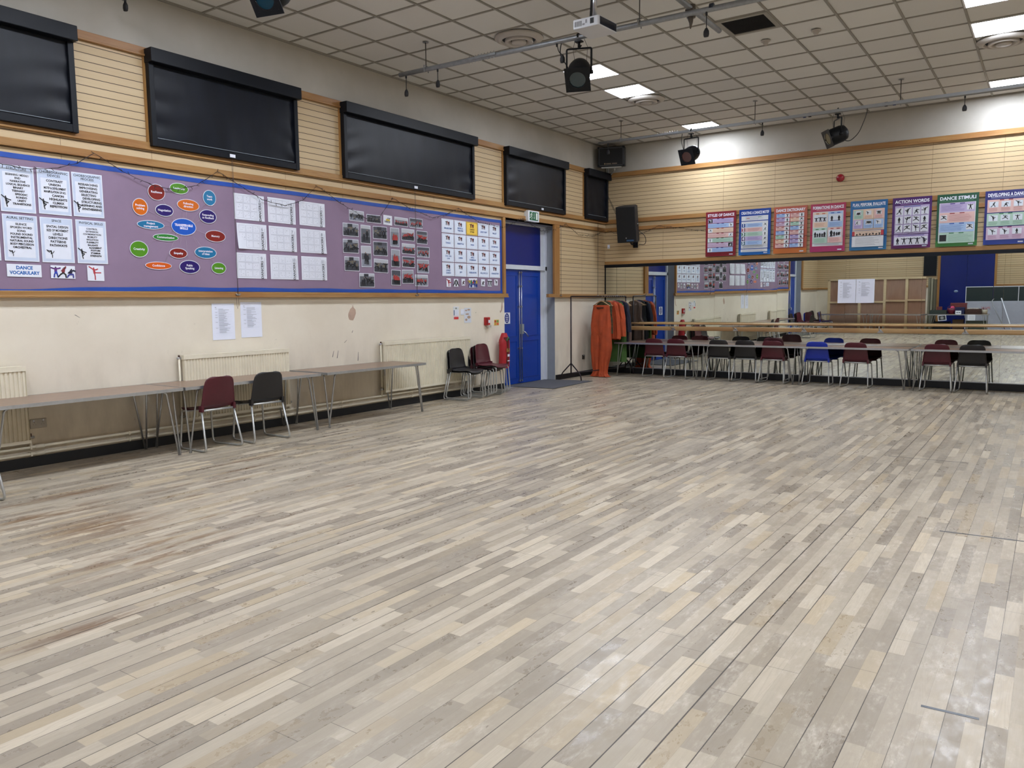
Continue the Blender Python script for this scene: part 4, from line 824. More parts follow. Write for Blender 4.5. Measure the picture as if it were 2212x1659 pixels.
def d4(s):
    s.lines(.1, .5, .725, .75, 2, '#d9a9b4', .003); s.rect(.04, .10, .555, .705, PAL['w'])
    for i, (x0, y1, k) in enumerate(((.05, .695, 'o'), (.305, .695, 'b'), (.05, .42, 'g'), (.305, .42, 'p'))):
        s.rect(x0, y1-.265, x0+.24, y1, PAL[k]); s.rect(x0+.01, y1-.17, x0+.23, y1-.04, '#ced6e0'); tabs(s, x0+.045, x0+.2, y1-.022, k, .014); s.lines(x0+.025, x0+.215, y1-.25, y1-.185, 5, DKC[k], .0025, .2)
        P = [((.05, .9), (.12, 1.0), (.19, .9)), ((.06, 1.1), (.18, 1.1)), ((.04, 1.15), (.08, .85), (.12, .95), (.16, .85), (.2, 1.15)), ((.06, 1.4), (.11, 1.), (.15, .8), (.18, .7), (.2, .65))][i]
        if i == 0: s.line([(x0+.03+.18*q/9, y1-.145-.012*math.sin(PI*q/9)) for q in range(10)], .004, DKC[k])
        if i == 1: s.line([(x0+.04, y1-.155), (x0+.2, y1-.155)], .01, DKC[k])
        if i == 2: s.line([(x0+.02, y1-.165), (x0+.12, y1-.13), (x0+.22, y1-.165)], .004, DKC[k])
        if i == 3: s.line([(x0+.02, y1-.165), (x0+.22, y1-.1)], .005, '#a02c3c')
        for q, (px, sc) in enumerate(P): s.fig(x0+px, y1-.158+(.03*q/len(P) if i == 3 else 0), .08*sc, 'arms' if i == 0 else 'stand', '#120f1a', flip=(-1)**q, wd=.15)
    s.lines(.08, .52, .115, .135, 2, '#5c6070', .003)
def d5(s):
    s.lines(.06, .52, .725, .75, 2, '#8fb9d6', .003); s.rect(.045, .34, .55, .70, PAL['o'])
    for i in range(6):
        x0, y1 = .055+.165*(i % 3), .685-.165*(i//3); k = 'goovbb'[i] if i != 2 else 'p'; s.rect(x0, y1-.15, x0+.155, y1, PAL[k]); s.rrect(x0+.035, y1-.085, x0+.12, y1-.015, .008, '#d3d7dd'); s.lines(x0+.015, x0+.14, y1-.14, y1-.095, 4, DKC[k], .0025)
        for q in range((3, 1, 3, 1, 4, 1)[i]): s.fig(x0+.06+.017*q, y1-.08, .055, ('kneel', 'crane', 'arms', 'lunge', 'leap', 'ballet')[i], '#17181d', wd=.13)
    s.rect(.045, .245, .55, .33, PAL['o']); s.rect(.045, .245, .085, .32, '#b23a40'); s.rect(.505, .245, .55, .33, '#b23a40'); s.lines(.1, .49, .295, .32, 2, '#7c6a62', .003)
    for q in range(8): s.fig(.12+q*.052, .248, .04, ('kneel', 'leap', 'kneel', 'arms')[q % 4], '#101018', wd=.22)
    s.rect(.045, .055, .55, .235, PAL['w']); s.lines(.1, .52, .075, .22, 8, '#6a6c74', .0035, .3)
def d6(s):
    s.lines(.12, .5, .722, .75, 3, '#a98abf', .003); s.rect(.04, .24, .56, .71, PAL['v']); s.rect(.17, .69, .43, .70, DKC['b'])
    pz = ['lunge', 'crane', 'kneel', 'ballet', 'stand', 'break', 'leap', 'stand', 'lunge', 'leap', 'ballet', 'leap']
    for i in range(12):
        x0, y1 = .055+.128*(i % 4), .675-.142*(i//4); s.rect(x0, y1-.125, x0+.112, y1, '#d0d4de'); s.fig(x0+.055, y1-.105, .095, pz[i], '#15161c', flip=(-1)**i, wd=.12); s.rect(x0+.03, y1-.12, x0+.085, y1-.115, '#8a80a4')
    s.rect(.04, .05, .56, .225, PAL['v']); s.rect(.1, .205, .5, .215, DKC['v']); s.rect(.05, .06, .55, .19, '#d0d4de')
    for q in range(5): s.fig(.1+q*.1, .068, .11, ('stand', 'arms', 'arms', 'arms', 'crane')[q], '#121028', flip=(-1)**q, wd=.11)
def d7(s):
    s.lines(.04, .54, .72, .75, 2, '#7db096', .003, .05); s.rect(.035, .06, .555, .705, PAL['w'])
    for i, (k, h_, side) in enumerate((('v', .15, 1), ('p', .16, 0), ('b', .15, 1), ('g', .17, 0))):
        y1 = .70-[0, .155, .32, .475][i]; s.rect(.045, y1-h_, .545, y1, PAL[k]); tabs(s, .19, .40, y1-.012, k, .014); bx = .43 if side else .055
        s.rect(bx, y1-h_+.03, bx+.1, y1-.035, '#17181c' if i == 3 else '#d3d7dd'); 
        if i < 3: s.fig(bx+.05, y1-h_+.035, .085, ('arms', 'leap', 'leap')[i], '#17181d', wd=.13)
        s.lines(.065 if side else .18, .41 if side else .53, y1-h_+.02, y1-.03, 6, DKC[k], .0028, .2)
def d8(s):
    s.lines(.08, .54, .722, .75, 2, '#b9c0e0', .003, .05)
    for i, k in enumerate('pgk'):
        y1 = .705-i*.215; s.rect(.035, y1-.2, .56, y1, PAL[k]); tabs(s, .2, .38, y1-.008, k, .014)
        for q in range(3): x0 = .06+.165*q; s.rect(x0, y1-.12, x0+.125, y1-.03, '#d3dbe4'); s.fig(x0+.06, y1-.115, .08, (('lunge', 'kneel', 'ballet'), ('crane', 'leap', 'arms'), ('ballet', 'crane', 'stand'))[i][q], '#17181d', wd=.12); s.lines(x0, x0+.125, y1-.185, y1-.13, 4, DKC[k], .0028)
for x_, t_, c, cb, d_, cl in ((2.21, 'STYLES OF DANCE', '#7c1f2c', '#7c1a26', d1, 'dark red'), (2.862, 'CREATING A DANCE MOTIF', '#123c8e', '#0f62b0', d2, 'blue'), (3.512, 'DANCE DICTIONARY', '#a8503a', '#b9682c', d3, 'orange'), (4.163, 'FORMATIONS IN DANCE', '#a01c48', '#9a1c58', d4, 'crimson'),
                              (4.832, 'PLAN, PERFORM, EVALUATE', '#135f98', '#12699c', d5, 'teal blue'), (5.502, 'ACTION WORDS', '#451a62', '#5c1a5c', d6, 'purple'), (6.172, 'DANCE STIMULI', '#154e36', '#2f7030', d7, 'green'), (6.852, 'DEVELOPING A DANCE', '#15186a', '#16348c', d8, 'navy')):
    poster(x_, t_, c, cb, '%s laminated poster titled %s above the mirror' % (cl, t_), d_)
# ---------------------------------------------------------------- exit sign, alarm, loudspeakers
root = thing('exit_sign', 'green and white running man exit sign box above the blue double door', 'exit sign', (0, -2.9, 2.93))
b = MB(); b.box(0, .09, -.18, .18, 0, .195, mat('sign_housing', '#d3d7da', .4)); b.build('housing', root, .006)
s = Sheet(.34, .175); s.z = 0; s.rect(0, 0, .34, .175, PAPER); s.rect(.03, .012, .31, .163, '#14603c')
s.line([(.10, .135), (.085, .095), (.115, .065), (.10, .03)], .013, '#dfe8e2'); s.line([(.085, .095), (.06, .06), (.04, .055)], .012, '#dfe8e2'); s.line([(.098, .125), (.07, .118), (.055, .095)], .010, '#dfe8e2'); s.line([(.1, .125), (.12, .105), (.135, .108)], .010, '#dfe8e2'); s.ell(.112, .148, .010, .011, '#dfe8e2', 14)
s.line([(.18, .14), (.18, .045)], .009, '#dfe8e2'); s.poly([(.162, .065), (.198, .065), (.18, .035)], '#dfe8e2'); s.rect(.235, .03, .29, .148, '#dfe8e2')
s.out('legend_panel', 'L', -3.07, 2.94, 0, .0905).parent = None
o = bpy.data.objects['legend_panel']; o.parent = root; o.matrix_parent_inverse = Matrix.Translation((0, 2.9, -2.93))
root = thing('alarm_bell', 'round red alarm sounder on the slatted back wall above the posters', 'alarm', (4.645, 0, 3.612))
Tm = dirT((0, 0, 0), (0, -1, 0))
b = MB(); b.lathe([(0, .0), (.05, 0), (.052, .03), (.0, .03)], RED, Tm, 24); b.build('base', root)
b = MB(); b.lathe([(.065, .028), (.068, .045), (.06, .07), (.04, .088), (.0, .095)], mat('red_dome', '#8e1b28', .25), Tm, 28); b.build('dome', root)
# big loudspeaker on its bracket
root = thing('wall_loudspeaker', 'large black loudspeaker tilted down on the back wall', 'loudspeaker', (.70, 0, 3.05))
cab = mat('cabinet_black', '#15171a', .55, var=.15, scale=30); Rm = Matrix.Translation((0, -.34, .0)) @ Matrix.Rotation(math.radians(9), 4, 'Z') @ Matrix.Rotation(math.radians(-13), 4, 'X')
Rm = Matrix.Translation((0, -.34, 0)) @ Matrix.Rotation(math.radians(9), 4, 'Z') @ Matrix.Rotation(math.radians(13), 4, 'X')
b = MB(); b.prism([(-.20, -.17), (.20, -.17), (.20, .02), (.13, .17), (-.13, .17), (-.20, .02)], -.355, .355, cab); b.build('cabinet', root, .01, T=Rm)
b = MB(); b.box(-.192, .192, -.178, -.170, -.345, .345, mat('speaker_grille', '#07090d', .75, var=.4, scale=200)); b.build('grille', root, .003, T=Rm)
b = MB(); b.box(-.005, .145, -.181, -.178, -.325, -.295, mat('speaker_badge', '#3c5a7c', .25)); b.box(-.02, .0, -.181, -.178, -.27, -.25, STEEL); b.build('badge', root, T=Rm)
b = MB(); b.box(.2, .203, -.09, -.02, -.06, .07, RUBBER); b.tube([(.205, -.08, .0), (.215, -.055, .0), (.205, -.03, 0)], .01, STEEL, 6); b.build('side_handle', root, T=Rm)
b = MB(); b.box(-.03, .03, .1, .16, -.40, -.34, BLINDF, Rm); b.tube(fillet([(0, -.24, -.36), (.0, -.2, -.40), (0, -.01, -.38)], .05), .016, BLINDF); b.box(-.05, .05, -.02, 0, -.46, -.28, BLINDF); b.build('wall_bracket', root)
b = MB(); b.tube(fillet([(.16, -.26, -.12), (.3, -.16, -.25), (.27, -.1, -.42), (.1, -.06, -.40)], .1), .006, RUBBER, 6); b.build('cable', root)
b = MB(); b.tube([(-.62, -.06, .62), (-.5, -.03, .35), (-.3, -.03, .0), (-.17, -.14, -.15)], .004, RUBBER, 6); b.tube([(-.60, -.07, .62), (-.46, -.03, .32), (-.27, -.03, .0), (-.15, -.14, -.13)], .004, RUBBER, 6)
b.build('long_cable', root)
# small amp loudspeaker in the corner
root = thing('corner_loudspeaker', 'black loudspeaker with metal corners on a white bracket high in the corner', 'loudspeaker', (.33, 0, 4.40))
Rm = Matrix.Translation((0, -.36, 0)) @ Matrix.Rotation(math.radians(20), 4, 'Z') @ Matrix.Rotation(math.radians(6), 4, 'X')
b = MB(); b.box(-.265, .265, -.12, .14, -.19, .19, cab); b.build('cabinet', root, .012, T=Rm)
b = MB(); b.box(-.235, .235, -.127, -.12, -.165, .165, MC['speaker_grille']); b.build('grille', root, .004, T=Rm)
b = MB(); g_ = mat('grille_trim', '#5c6066', .4)
for a, c, d_, e_ in ((-.238, .238, .163, .168), (-.238, .238, -.168, -.163), (-.238, -.234, -.168, .168), (.234, .238, -.168, .168)): b.box(a, c, -.129, -.126, d_, e_, g_)
b.build('grille_trim', root, T=Rm)
for sx in (-1, 1):
    for sz in (-1, 1): b = MB(); b.box(sx*.225, sx*.272, -.13, -.08, sz*.155, sz*.197, BLINDF); b.build('corner_protector', root, .008, T=Rm)
b = MB(); s_ = Sheet(0, 0); s_.z = 0; s_.rect(-.10, -.148, .0, -.126, '#6e6352'); s_.rect(.02, -.144, .12, -.124, '#6e5f52'); s_.ell(-.125, -.135, .014, .016, '#8f7e5e', 16)
s_.b.build('badge', root, T=Rm @ Matrix(((1, 0, 0, 0), (0, 0, -1, -.1285), (0, 1, 0, 0), (0, 0, 0, 1))))
b = MB(); wb = mat('white_bracket', '#a9aba8', .5); b.box(-.2, .2, -.1, .1, -.215, -.195, wb, Rm); b.tube(fillet([(.05, -.36, -.22), (.05, -.33, -.25), (-.18, -.04, -.29), (-.29, -.04, -.29), (-.29, -.04, .1)], .04), .017, wb); b.box(-.32, -.255, -.03, 0, -.36, .12, wb); b.build('wall_bracket', root)
# ---------------------------------------------------------------- projector
root = thing('projector', 'white projector hanging from a ceiling pole', 'projector', (4.01, -7.85, 4.165))
PJ = mat('projector_white', '#c9ccd2', .35, var=.03); b = MB()
b.prism([(-.135, -.165), (-.125, -.172), (.135, -.172), (.148, -.16), (.17, .16), (.155, .175), (-.12, .175), (-.135, .165)], -.045, .045, PJ); b.build('case', root, .006)
b = MB(); Tn = Matrix(((.0687, 0, .9976, .157), (.9976, 0, -.0687, 0), (0, 1, 0, 0), (0, 0, 0, 1)))
b.box(-.15, .15, -.036, .036, -.002, .005, mat('projector_glass', '#20242e', .1), Tn); b.build('front_window', root)
b = MB()
for i in range(8): b.box(-.115+i*.0105, -.111+i*.0105, -.1735, -.172, -.026, .022, BLACK)
for i in range(3): b.box(-.028+i*.010, -.024+i*.010, -.1735, -.172, -.022, -.006, BLACK)
for i in range(2): b.box(.005+i*.011, .009+i*.011, -.1735, -.172, -.008, .025, BLACK)
b.build('vents', root)
b = MB(); b.box(.055, .095, -.174, -.172, -.022, .028, BLACK); b.box(.068, .082, -.176, -.174, -.008, .006, BLINDF); b.build('power_inlet', root)
b = MB(); b.tube([(-.01, .04, .08), (-.01, .04, .509)], .022, STEEL, 16); b.lathe([(0, .50), (.07, .50), (.07, .509)], STEEL, Matrix.Translation((-.01, .04, 0)), 24); b.build('pole', root)
b = MB(); b.box(-.06, .04, -.01, .09, .045, .056, RUBBER); b.tube([(-.01, .04, .05), (-.01, .04, .09)], .032, mat('brown_collar', '#3d2f2c', .5), 16); b.build('mount', root)
b = MB()
for dx in (0, .008, -.008): b.tube(fillet([(-.06+dx, .08, .505), (-.075+dx, .1, .3), (-.15+dx, .2, .08), (-.2+dx, .28, -.0), (-.27+dx, .55, .14), (-.42+dx, .62, .2)], .12, 6), .006, RUBBER, 6)
b.build('cable', root)
# ---------------------------------------------------------------- lighting bars
def bar(label, p0, p1, r, rods, plates=True, extra=None):
    p0 = Vector(p0); p1 = Vector(p1); c = (p0+p1)/2; root = thing('lighting_bar', label, 'lighting bar', c)
    b = MB(); n = 12; b.tube([p0+(p1-p0)*i/n-c for i in range(n+1)], r, PIPE, 16); b.build('pipe', root)
    for f in rods:
        q = p0+(p1-p0)*f-c; top = ZC-c.z; b = MB(); b.tube([q, (q.x, q.y, top)], .006, mat('dark_rod', '#4b4a48', .4, .5), 8); b.lathe([(0, top-.004), (.035, top-.004), (.037, top)], PIPE, Matrix.Translation((q.x, q.y, 0)), 16)
        b.tube([q+Vector((0, -r-.012, -r-.006)), q+Vector((0, -r-.01, r+.012)), q+Vector((0, r+.01, r+.012)), q+Vector((0, r+.012, -r-.006))], .007, PIPE, 6); b.build('suspension_rod', root)
    if extra: extra(root, c)
    return root
def studs(pts):
    def f(root, c):
        b = MB()
        for p in pts:
            p = Vector(p)-c
            for i in range(9): b.tube([p+Vector((i*.045, 0, -.04)), p+Vector((i*.045, 0, .045))], .004, STEEL, 5)
            b.box(p.x-.03, p.x+.4, p.y-.034, p.y-.028, p.z-.012, p.z+.014, PIPE)
        b.build('joint_plate', root)
    return f
bar('grey scaffold lighting bar crossing below the ceiling near the projector', (.93, -7.27, 4.355), (7.4, -7.03, 4.355), .028, (.065, .5, .95), extra=studs([(2.0, -7.23, 4.355)]))
bar('short grey scaffold tube crossing over the nearer lighting bar', (4.70, -8.9, 4.415), (4.70, -6.28, 4.415), .027, (.3,))
bar('grey scaffold lighting bar along the mirrored back wall', (.92, -2.0, 4.345), (9.2, -1.86, 4.345), .024, (.053, .339, .595, .85), extra=lambda root, c: MB().box(.92-c.x, 9.2-c.x, -.06, -.03, -.022, .022, mat('wiring_trunk', '#8f9294', .5)).build('wiring_trunk', root) and studs([(2.05, -1.98, 4.345)])(root, c))
b = MB(); cl = mat('rusty_clamp', '#5c544b', .6, .4); b.tube([(4.70, -7.08, 4.33), (4.70, -7.08, 4.45)], .045, cl, 12); b.tube([(4.70, -7.10, 4.33), (4.715, -7.12, 4.27), (4.71, -7.12, 4.21)], lambda t: .028*(1-t)+.006, cl, 8); b.box(4.66, 4.74, -7.14, -7.03, 4.36, 4.40, cl)
tag(b.build('pipe_clamp'), 'rusty swivel clamp joining the two crossing scaffold tubes', 'clamp')
def plug(x, y, zt, zb, label, kind=0, dx=0):
    root = thing('hanging_connector', label, 'connector', (x, y, zb), group='black power connectors hanging from the lighting bars')
    b = MB(); b.tube(fillet([(0, 0, zt-zb), (dx*.3, 0, (zt-zb)*.5), (dx, 0, .05)], .05), .005, RUBBER, 6); b.tube([(0, 0, zt-zb-.03), (0, 0, zt-zb+.01)], .011, RUBBER, 8); b.build('cable', root)
    b = MB(); b.lathe([(0, -.035), (.024, -.033), (.03, -.01), (.028, .02), (.012, .05), (0, .055)], RUBBER, Matrix.Translation((dx, 0, 0)) @ Matrix.Diagonal((1, .7, 1, 1)), 14); b.build('socket_body', root)
plug(1.03, -7.265, 4.33, 4.115, 'hanging black connector at the left tip of the near lighting bar'); plug(1.53, -7.25, 4.33, 4.15, 'hanging black connector below the short ceiling rod, second from the bar tip')
plug(4.88, -7.13, 4.33, 4.13, 'hanging black connector right of the crossing tubes'); plug(3.19, -7.19, 4.33, 4.15, 'black connector hanging left of the big stage lantern', dx=.07)
plug(3.85, -1.95, 4.32, 4.155, 'black connector on the back bar between the two lanterns'); plug(6.67, -1.9, 4.32, 4.15, 'black connector on the back bar at the far right'); plug(1.10, -1.99, 4.32, 4.38-.22, 'black connector in front of the corner loudspeaker')
for x_, y_, z_, c_, q in ((4.50, -1.94, 4.345, '#1c3466', 'blue, left of the third lantern'), (4.58, -1.94, 4.345, '#15171f', 'black, left of the third lantern'), (5.66, -1.93, 4.35, '#15171f', 'black, right of the third lantern'), (5.77, -1.93, 4.35, '#1c3466', 'blue, right of the third lantern'), (4.93, -7.12, 4.375, '#1b2638', 'on the near bar right of the crossing')):
    b = MB(); b.tube([(x_-.02, y_, z_), (x_+.02, y_, z_)], .034, mat('tape_'+c_[1:], c_, .4), 12); tag(b.build('tape_band'), 'band of tape round the lighting bar, '+q, 'tape', 'tape bands on the lighting bars')
def lantern(x, y, zb, yaw_, tilt_, gel, label, cord, drop=.30):
    root = thing('stage_light', label, 'stage light', (x, y, zb)); BK = mat('lantern_black', '#0b0d11', .5, var=.2, scale=14, spec=.25)
    b = MB(); b.tube([(0, -.03, 0), (0, -.035, .03), (0, 0, .05), (0, .035, .03), (0, .03, 0)], .01, BK, 6); b.tube([(0, 0, -.03), (0, 0, -.10)], .015, BK, 10); b.box(-.04, .04, -.03, .03, -.045, -.03, BK); b.tube([(0, .0, -.11), (.03, 0, -.08)], .008, BK, 6); b.build('hook_clamp', root)
    R1 = Matrix.Rotation(math.radians(yaw_), 4, 'Z')
    b = MB(); b.tube(fillet([(-.135, 0, -.10-drop), (-.135, 0, -.11), (.135, 0, -.11), (.135, 0, -.10-drop)], .02), .009, BK, 6, rb=.012); 
    for sx in (-1, 1): b.tube([(sx*.12, 0, -.1-drop), (sx*.155, 0, -.1-drop)], .022, BK, 10)
    b.build('yoke', root, T=R1)
    A = R1 @ Matrix.Translation((0, 0, -.1-drop)) @ Matrix.Rotation(math.radians(90+tilt_), 4, 'X')   # local z -> lens direction
    b = MB(); b.lathe([(0, -.16), (.055, -.155), (.11, -.12), (.126, -.06), (.126, .09), (.112, .12), (.106, .13)], BK, A, 28); b.build('lamp_can', root)
    b = MB(); q = .135
    for x0, x1, y0, y1 in ((-q, q, -q, -.10), (-q, q, .10, q), (-q, -.10, -.10, .10), (.10, q, -.10, .10)): b.box(x0, x1, y0, y1, .155, .160, BK, A)
    n = 28     # square plate with a round window
    for k2 in range(n):
        t0_, t1_ = 2*PI*k2/n, 2*PI*(k2+1)/n; f = lambda t, r: (r*math.cos(t), r*math.sin(t)); sq = lambda t: (.101*max(-1, min(1, 1.5*math.cos(t))), .101*max(-1, min(1, 1.5*math.sin(t))))
        b.add([(*f(t0_, .088), .159), (*f(t1_, .088), .159), (*sq(t1_), .159), (*sq(t0_), .159)], [(0, 1, 2, 3)], BK, False, A)
    for sx, sy in ((1, 0), (-1, 0), (0, 1), (0, -1)): b.box(sx*.10-.012, sx*.10+.012, sy*.10-.012, sy*.10+.012, .12, .158, BK, A)
    b.build('gel_frame', root)
    b = MB(); b.lathe([(0, .150), (.09, .150)], mat('gel_'+gel[1:], gel, .12, spec=.8), A, 28); b.build('gel_filter', root)
    b = MB(); b.lathe([(.092, .134), (.098, .146)], STEEL, A, 28); b.build('lens_ring', root)
    b = MB(); b.tube([(.04, .0, .03), (.09, .03, -.1), (.07, .04, -.26), (.0, .06, -.10-drop+.10), (-.07, .04, -.26), (-.09, .03, -.1), (-.04, 0, .03)], .0022, BLINDF, 5); b.build('safety_cable', root)
    b = MB(); b.tube(fillet([(c_[0], c_[1], c_[2]) for c_ in cord], .08, 5), .006, RUBBER, 6); b.build('power_cord', root); return root
lantern(3.46, -7.175, 4.345, 22, 42, '#0e2a30', 'large black stage lantern with a dark gel, nearest, below the projector', [(-.22, 0, .0), (-.26, .02, -.12), (-.14, .03, -.3), (-.12, .05, -.42), (-.06, .1, -.45)], .265)
lantern(2.66, -1.97, 4.335, -8, 26, '#3a1712', 'black stage lantern with a dark red gel on the back bar', [(-.16, 0, -.02), (-.17, -.02, -.14), (-.13, 0, -.3), (-.1, .05, -.42)], .27)
lantern(4.99, -1.93, 4.34, -55, 22, '#2b2b18', 'black stage lantern with a yellowish gel turned left, on the back bar', [(.42, 0, .0), (.40, 0, -.12), (.30, .02, -.36), (.16, .06, -.46), (.05, .1, -.40)], .25)
bar('grey scaffold lighting bar nearer than the photo shows, just above the frame', (.4, -10.55, 4.42), (7.0, -10.45, 4.42), .028, (.1, .5, .9))
lantern(2.52, -10.5, 4.42, 14, 35, '#12303a', 'black stage lantern cut off by the top edge of the photo', [(-.2, 0, -.02), (-.2, 0, -.2), (-.1, .05, -.4)])
plug(.44, -10.55, 4.40, 4.455-.13, 'black connector just visible at the top edge, upper left')
# ---------------------------------------------------------------- floor mat and tape marks
b = MB(); b.prism([(-.16, -3.47), (.79, -3.37), (.74, -1.90), (-.20, -2.06)], .0045, .012, mat('grey_ribbed_mat', '#55565a', .9, var=.2, scale=120, bump=.4)); tag(b.build('door_mat'), 'dark grey rectangular floor mat in front of the blue door', 'mat')
TM = mat('floor_tape', '#3a4048', .35, var=.2)
for (x0, y0, x1, y1, w_, q) in ((7.32, -9.245, 7.80, -9.215, .018, 'longer strip at the right photo edge'), (7.53, -11.765, 7.715, -11.755, .016, 'short strip at the lower right'), (6.62, -6.755, 7.28, -6.73, .008, 'thin line right of centre'), (4.25, -6.75, 4.93, -6.755, .006, 'thin line in mid-floor'), (1.51, -6.55, 2.18, -6.62, .007, 'thin line near the tables')):
    d = Vector((x1-x0, y1-y0)).normalized(); n_ = Vector((-d.y, d.x))*w_/2; b = MB(); b.prism([(x0-n_.x, y0-n_.y), (x1-n_.x, y1-n_.y), (x1+n_.x, y1+n_.y), (x0+n_.x, y0+n_.y)], .0002, .0009, TM)
    tag(b.build('floor_tape'), 'dark tape mark on the wooden floor, '+q, 'tape', 'tape marks on the floor')
# ---------------------------------------------------------------- garment rail and costumes
A_ = Vector((.30, -1.95, 0)); B_ = Vector((.58, -.2, 0)); RH = 1.60; rd = (B_-A_).normalized(); rp = Vector((rd.y, -rd.x, 0))
root = thing('garment_rail', 'dark metal clothes rail beside the mirror, half empty', 'clothes rail', (A_+B_)/2); T = Matrix.Translation(-(A_+B_)/2); RM = mat('rail_brown_black', '#2b2024', .4, .4)
z_ = lambda p, h: Vector((p.x, p.y, h))
b = MB(); b.tube(fillet([z_(A_, 1.56), z_(A_, RH), z_(B_, RH), z_(B_, 1.56)], .012, 3), .013, RM, 10); b.build('top_bar', root, T=T)
for P in (A_, B_):
    b = MB(); b.tube([z_(P, 1.57), z_(P, .12)], .014, RM, 10); b.build('upright', root, T=T)
    for sg in (-1, 1):
        wd = .25 if P is A_ else .2; b = MB(); b.tube(fillet([z_(P, .33), z_(P+rp*sg*wd*.93, .12), z_(P+rp*sg*wd, .012)], .05), .012, RM, 8); b.build('splayed_foot', root, T=T)
b = MB(); b.tube([z_(A_, .14), z_(B_, .14)], .010, RM, 8); b.build('lower_bar', root, T=T)
HW = mat('hanger_wood', '#b08f68', .45)
def hanger(root, m=HW, wd=.21, bar_=True):
    b = MB(); b.tube([(0, 0, -.005), (.02, 0, .012), (.018, 0, .03), (0, 0, .036), (-.016, 0, .026)][::-1]+[(0, 0, -.07)], .0022, STEEL, 5)
    b.tube(fillet([(-wd, 0, -.17), (-.03, 0, -.075), (.03, 0, -.075), (wd, 0, -.17)], .05), .009, m, 8)
    if bar_: b.tube([(-wd*.97, 0, -.172), (wd*.97, 0, -.172)], .006, m, 6)
    b.build('hanger', root)
def cloth(rows, seed, folds=6, amp=.012, n=44):
    """rows: (z, half width, half depth, x offset)"""
    def f(u, v):
        q = v*(len(rows)-1); i = min(int(q), len(rows)-2); t = q-i; t = t*t*(3-2*t); z, a, d, o = [rows[i][k]*(1-t)+rows[i+1][k]*t for k in range(4)]
        an = 2*PI*u; low = min(1, v*1.6); k = amp*low*(math.sin(folds*an+seed+2*v)+.6*math.sin((folds*2+1)*an+seed*2.3-3*v))+.014*mnoise.noise(Vector((3*math.cos(an)+seed, 3*math.sin(an), v*6)))*low
        cx = math.copysign(abs(math.cos(an))**.8, math.cos(an)); return (o+(a+k*.5)*cx, (d+k)*math.sin(an), z)
    b = MB(); return b, f
def garment(t, label, parts, m, hm=HW, cat='costume', rz=0, hw=.21, bar_=True):
    p = A_+rd*t; root = thing('hanging_costume', label, cat, (p.x, p.y, RH-.018), math.atan2(rp.y, rp.x)+rz, 'costumes on the clothes rail'); hanger(root, hm, hw, bar_)
    for i, (nm, rows, mm, fo, am) in enumerate(parts):
        b, f = cloth(rows, t*17+i*3, fo, am); b.grid(f, 44, 26, mm or m, close_u=True)
        if nm != 'sleeve': n = 44; b.add([f(u/n, 0) for u in range(n)], [tuple(range(n))], mm or m)
        b.build(nm, root)
    return root
fab = lambda n, c, v=.12, sc=12, st=(1, 1, 1), r=.8: mat('fabric_'+n, c, r, var=v, scale=sc, bump=.35, stretch=st)
OR = fab('orange', '#a8451f', .22, 5); BKF = fab('black', '#15151a')
body = lambda top, bot, w0, w1, d=.055: [(top, .05, .02, 0), (top-.03, w0*.8, d*.7, 0), (top-.09, w0, d, 0), (top-.35, w0*.97, d*1.1, 0), ((top+bot)/2, w1*.97, d*1.2, 0), (bot+.1, w1, d*1.2, 0), (bot, w1*1.02, d*1.15, 0)]
slv = lambda sg, top, ln, x0=.2: [(top, .03, .03, sg*(x0-.03)), (top-.06, .055, .045, sg*x0), (top-.3, .06, .045, sg*(x0+.045)), (top-ln, .062, .042, sg*(x0+.065))]
# front: orange boiler suit folded over a wooden hanger
garment(.95, 'bright orange boiler suit on a wooden hanger, trouser legs crumpled on the floor', [
    ('trousers', [(-.155, .185, .02, 0), (-.19, .20, .04, 0), (-.35, .22, .07, -.01), (-.55, .235, .085, -.015), (-.72, .225, .08, -.015), (-.80, .20, .06, -.015)], None, 7, .020),
    ('trouser_leg', [(-.55, .115, .06, -.115), (-.8, .13, .085, -.115), (-1.05, .125, .09, -.115), (-1.2, .11, .085, -.11), (-1.36, .10, .075, -.10), (-1.46, .085, .06, -.09), (-1.51, .085, .075, -.10), (-1.55, .10, .09, -.12), (-1.572, .115, .11, -.14)], None, 5, .020),
    ('trouser_leg', [(-.55, .115, .06, .105), (-.8, .125, .09, .105), (-1.0, .13, .095, .11), (-1.15, .115, .085, .09), (-1.32, .095, .075, .06), (-1.46, .08, .06, .05), (-1.51, .08, .075, .05), (-1.55, .095, .09, .06), (-1.572, .11, .10, .09)], None, 5, .020),
    ('waistband_print', [(-.195, .13, .052, 0), (-.20, .13, .053, 0), (-.222, .135, .056, 0), (-.226, .135, .056, 0)], mat('print_brown', '#4a1a0c', .8, var=.8, scale=90), 1, .0)], OR)
garment(1.04, 'dark olive patterned costume top half hidden behind the orange boiler suit', [('bodice', body(-.07, -.72, .19, .2, .04), None, 6, .01)], fab('olive', '#3b3a22', .8, 20))
r_ = garment(1.12, 'orange long-sleeved jacket with its sleeve hanging at the side', [('jacket_body', body(-.07, -.82, .19, .2, .045), None, 6, .012), ('sleeve', slv(1, -.1, .72, .215), None, 3, .008), ('sleeve', slv(-1, -.1, .72, .2), None, 3, .008)], OR)
garment(1.19, 'black and white patterned costume with sequin squares', [('bodice', body(-.08, -.74, .215, .225, .04), None, 6, .01)], fab('checker', '#4c4a40', .95, 55))
garment(1.25, 'second orange costume jacket behind the first', [('jacket_body', body(-.08, -.85, .235, .24, .035), None, 6, .01), ('sleeve', slv(1, -.12, .66, .25), None, 3, .008)], OR)
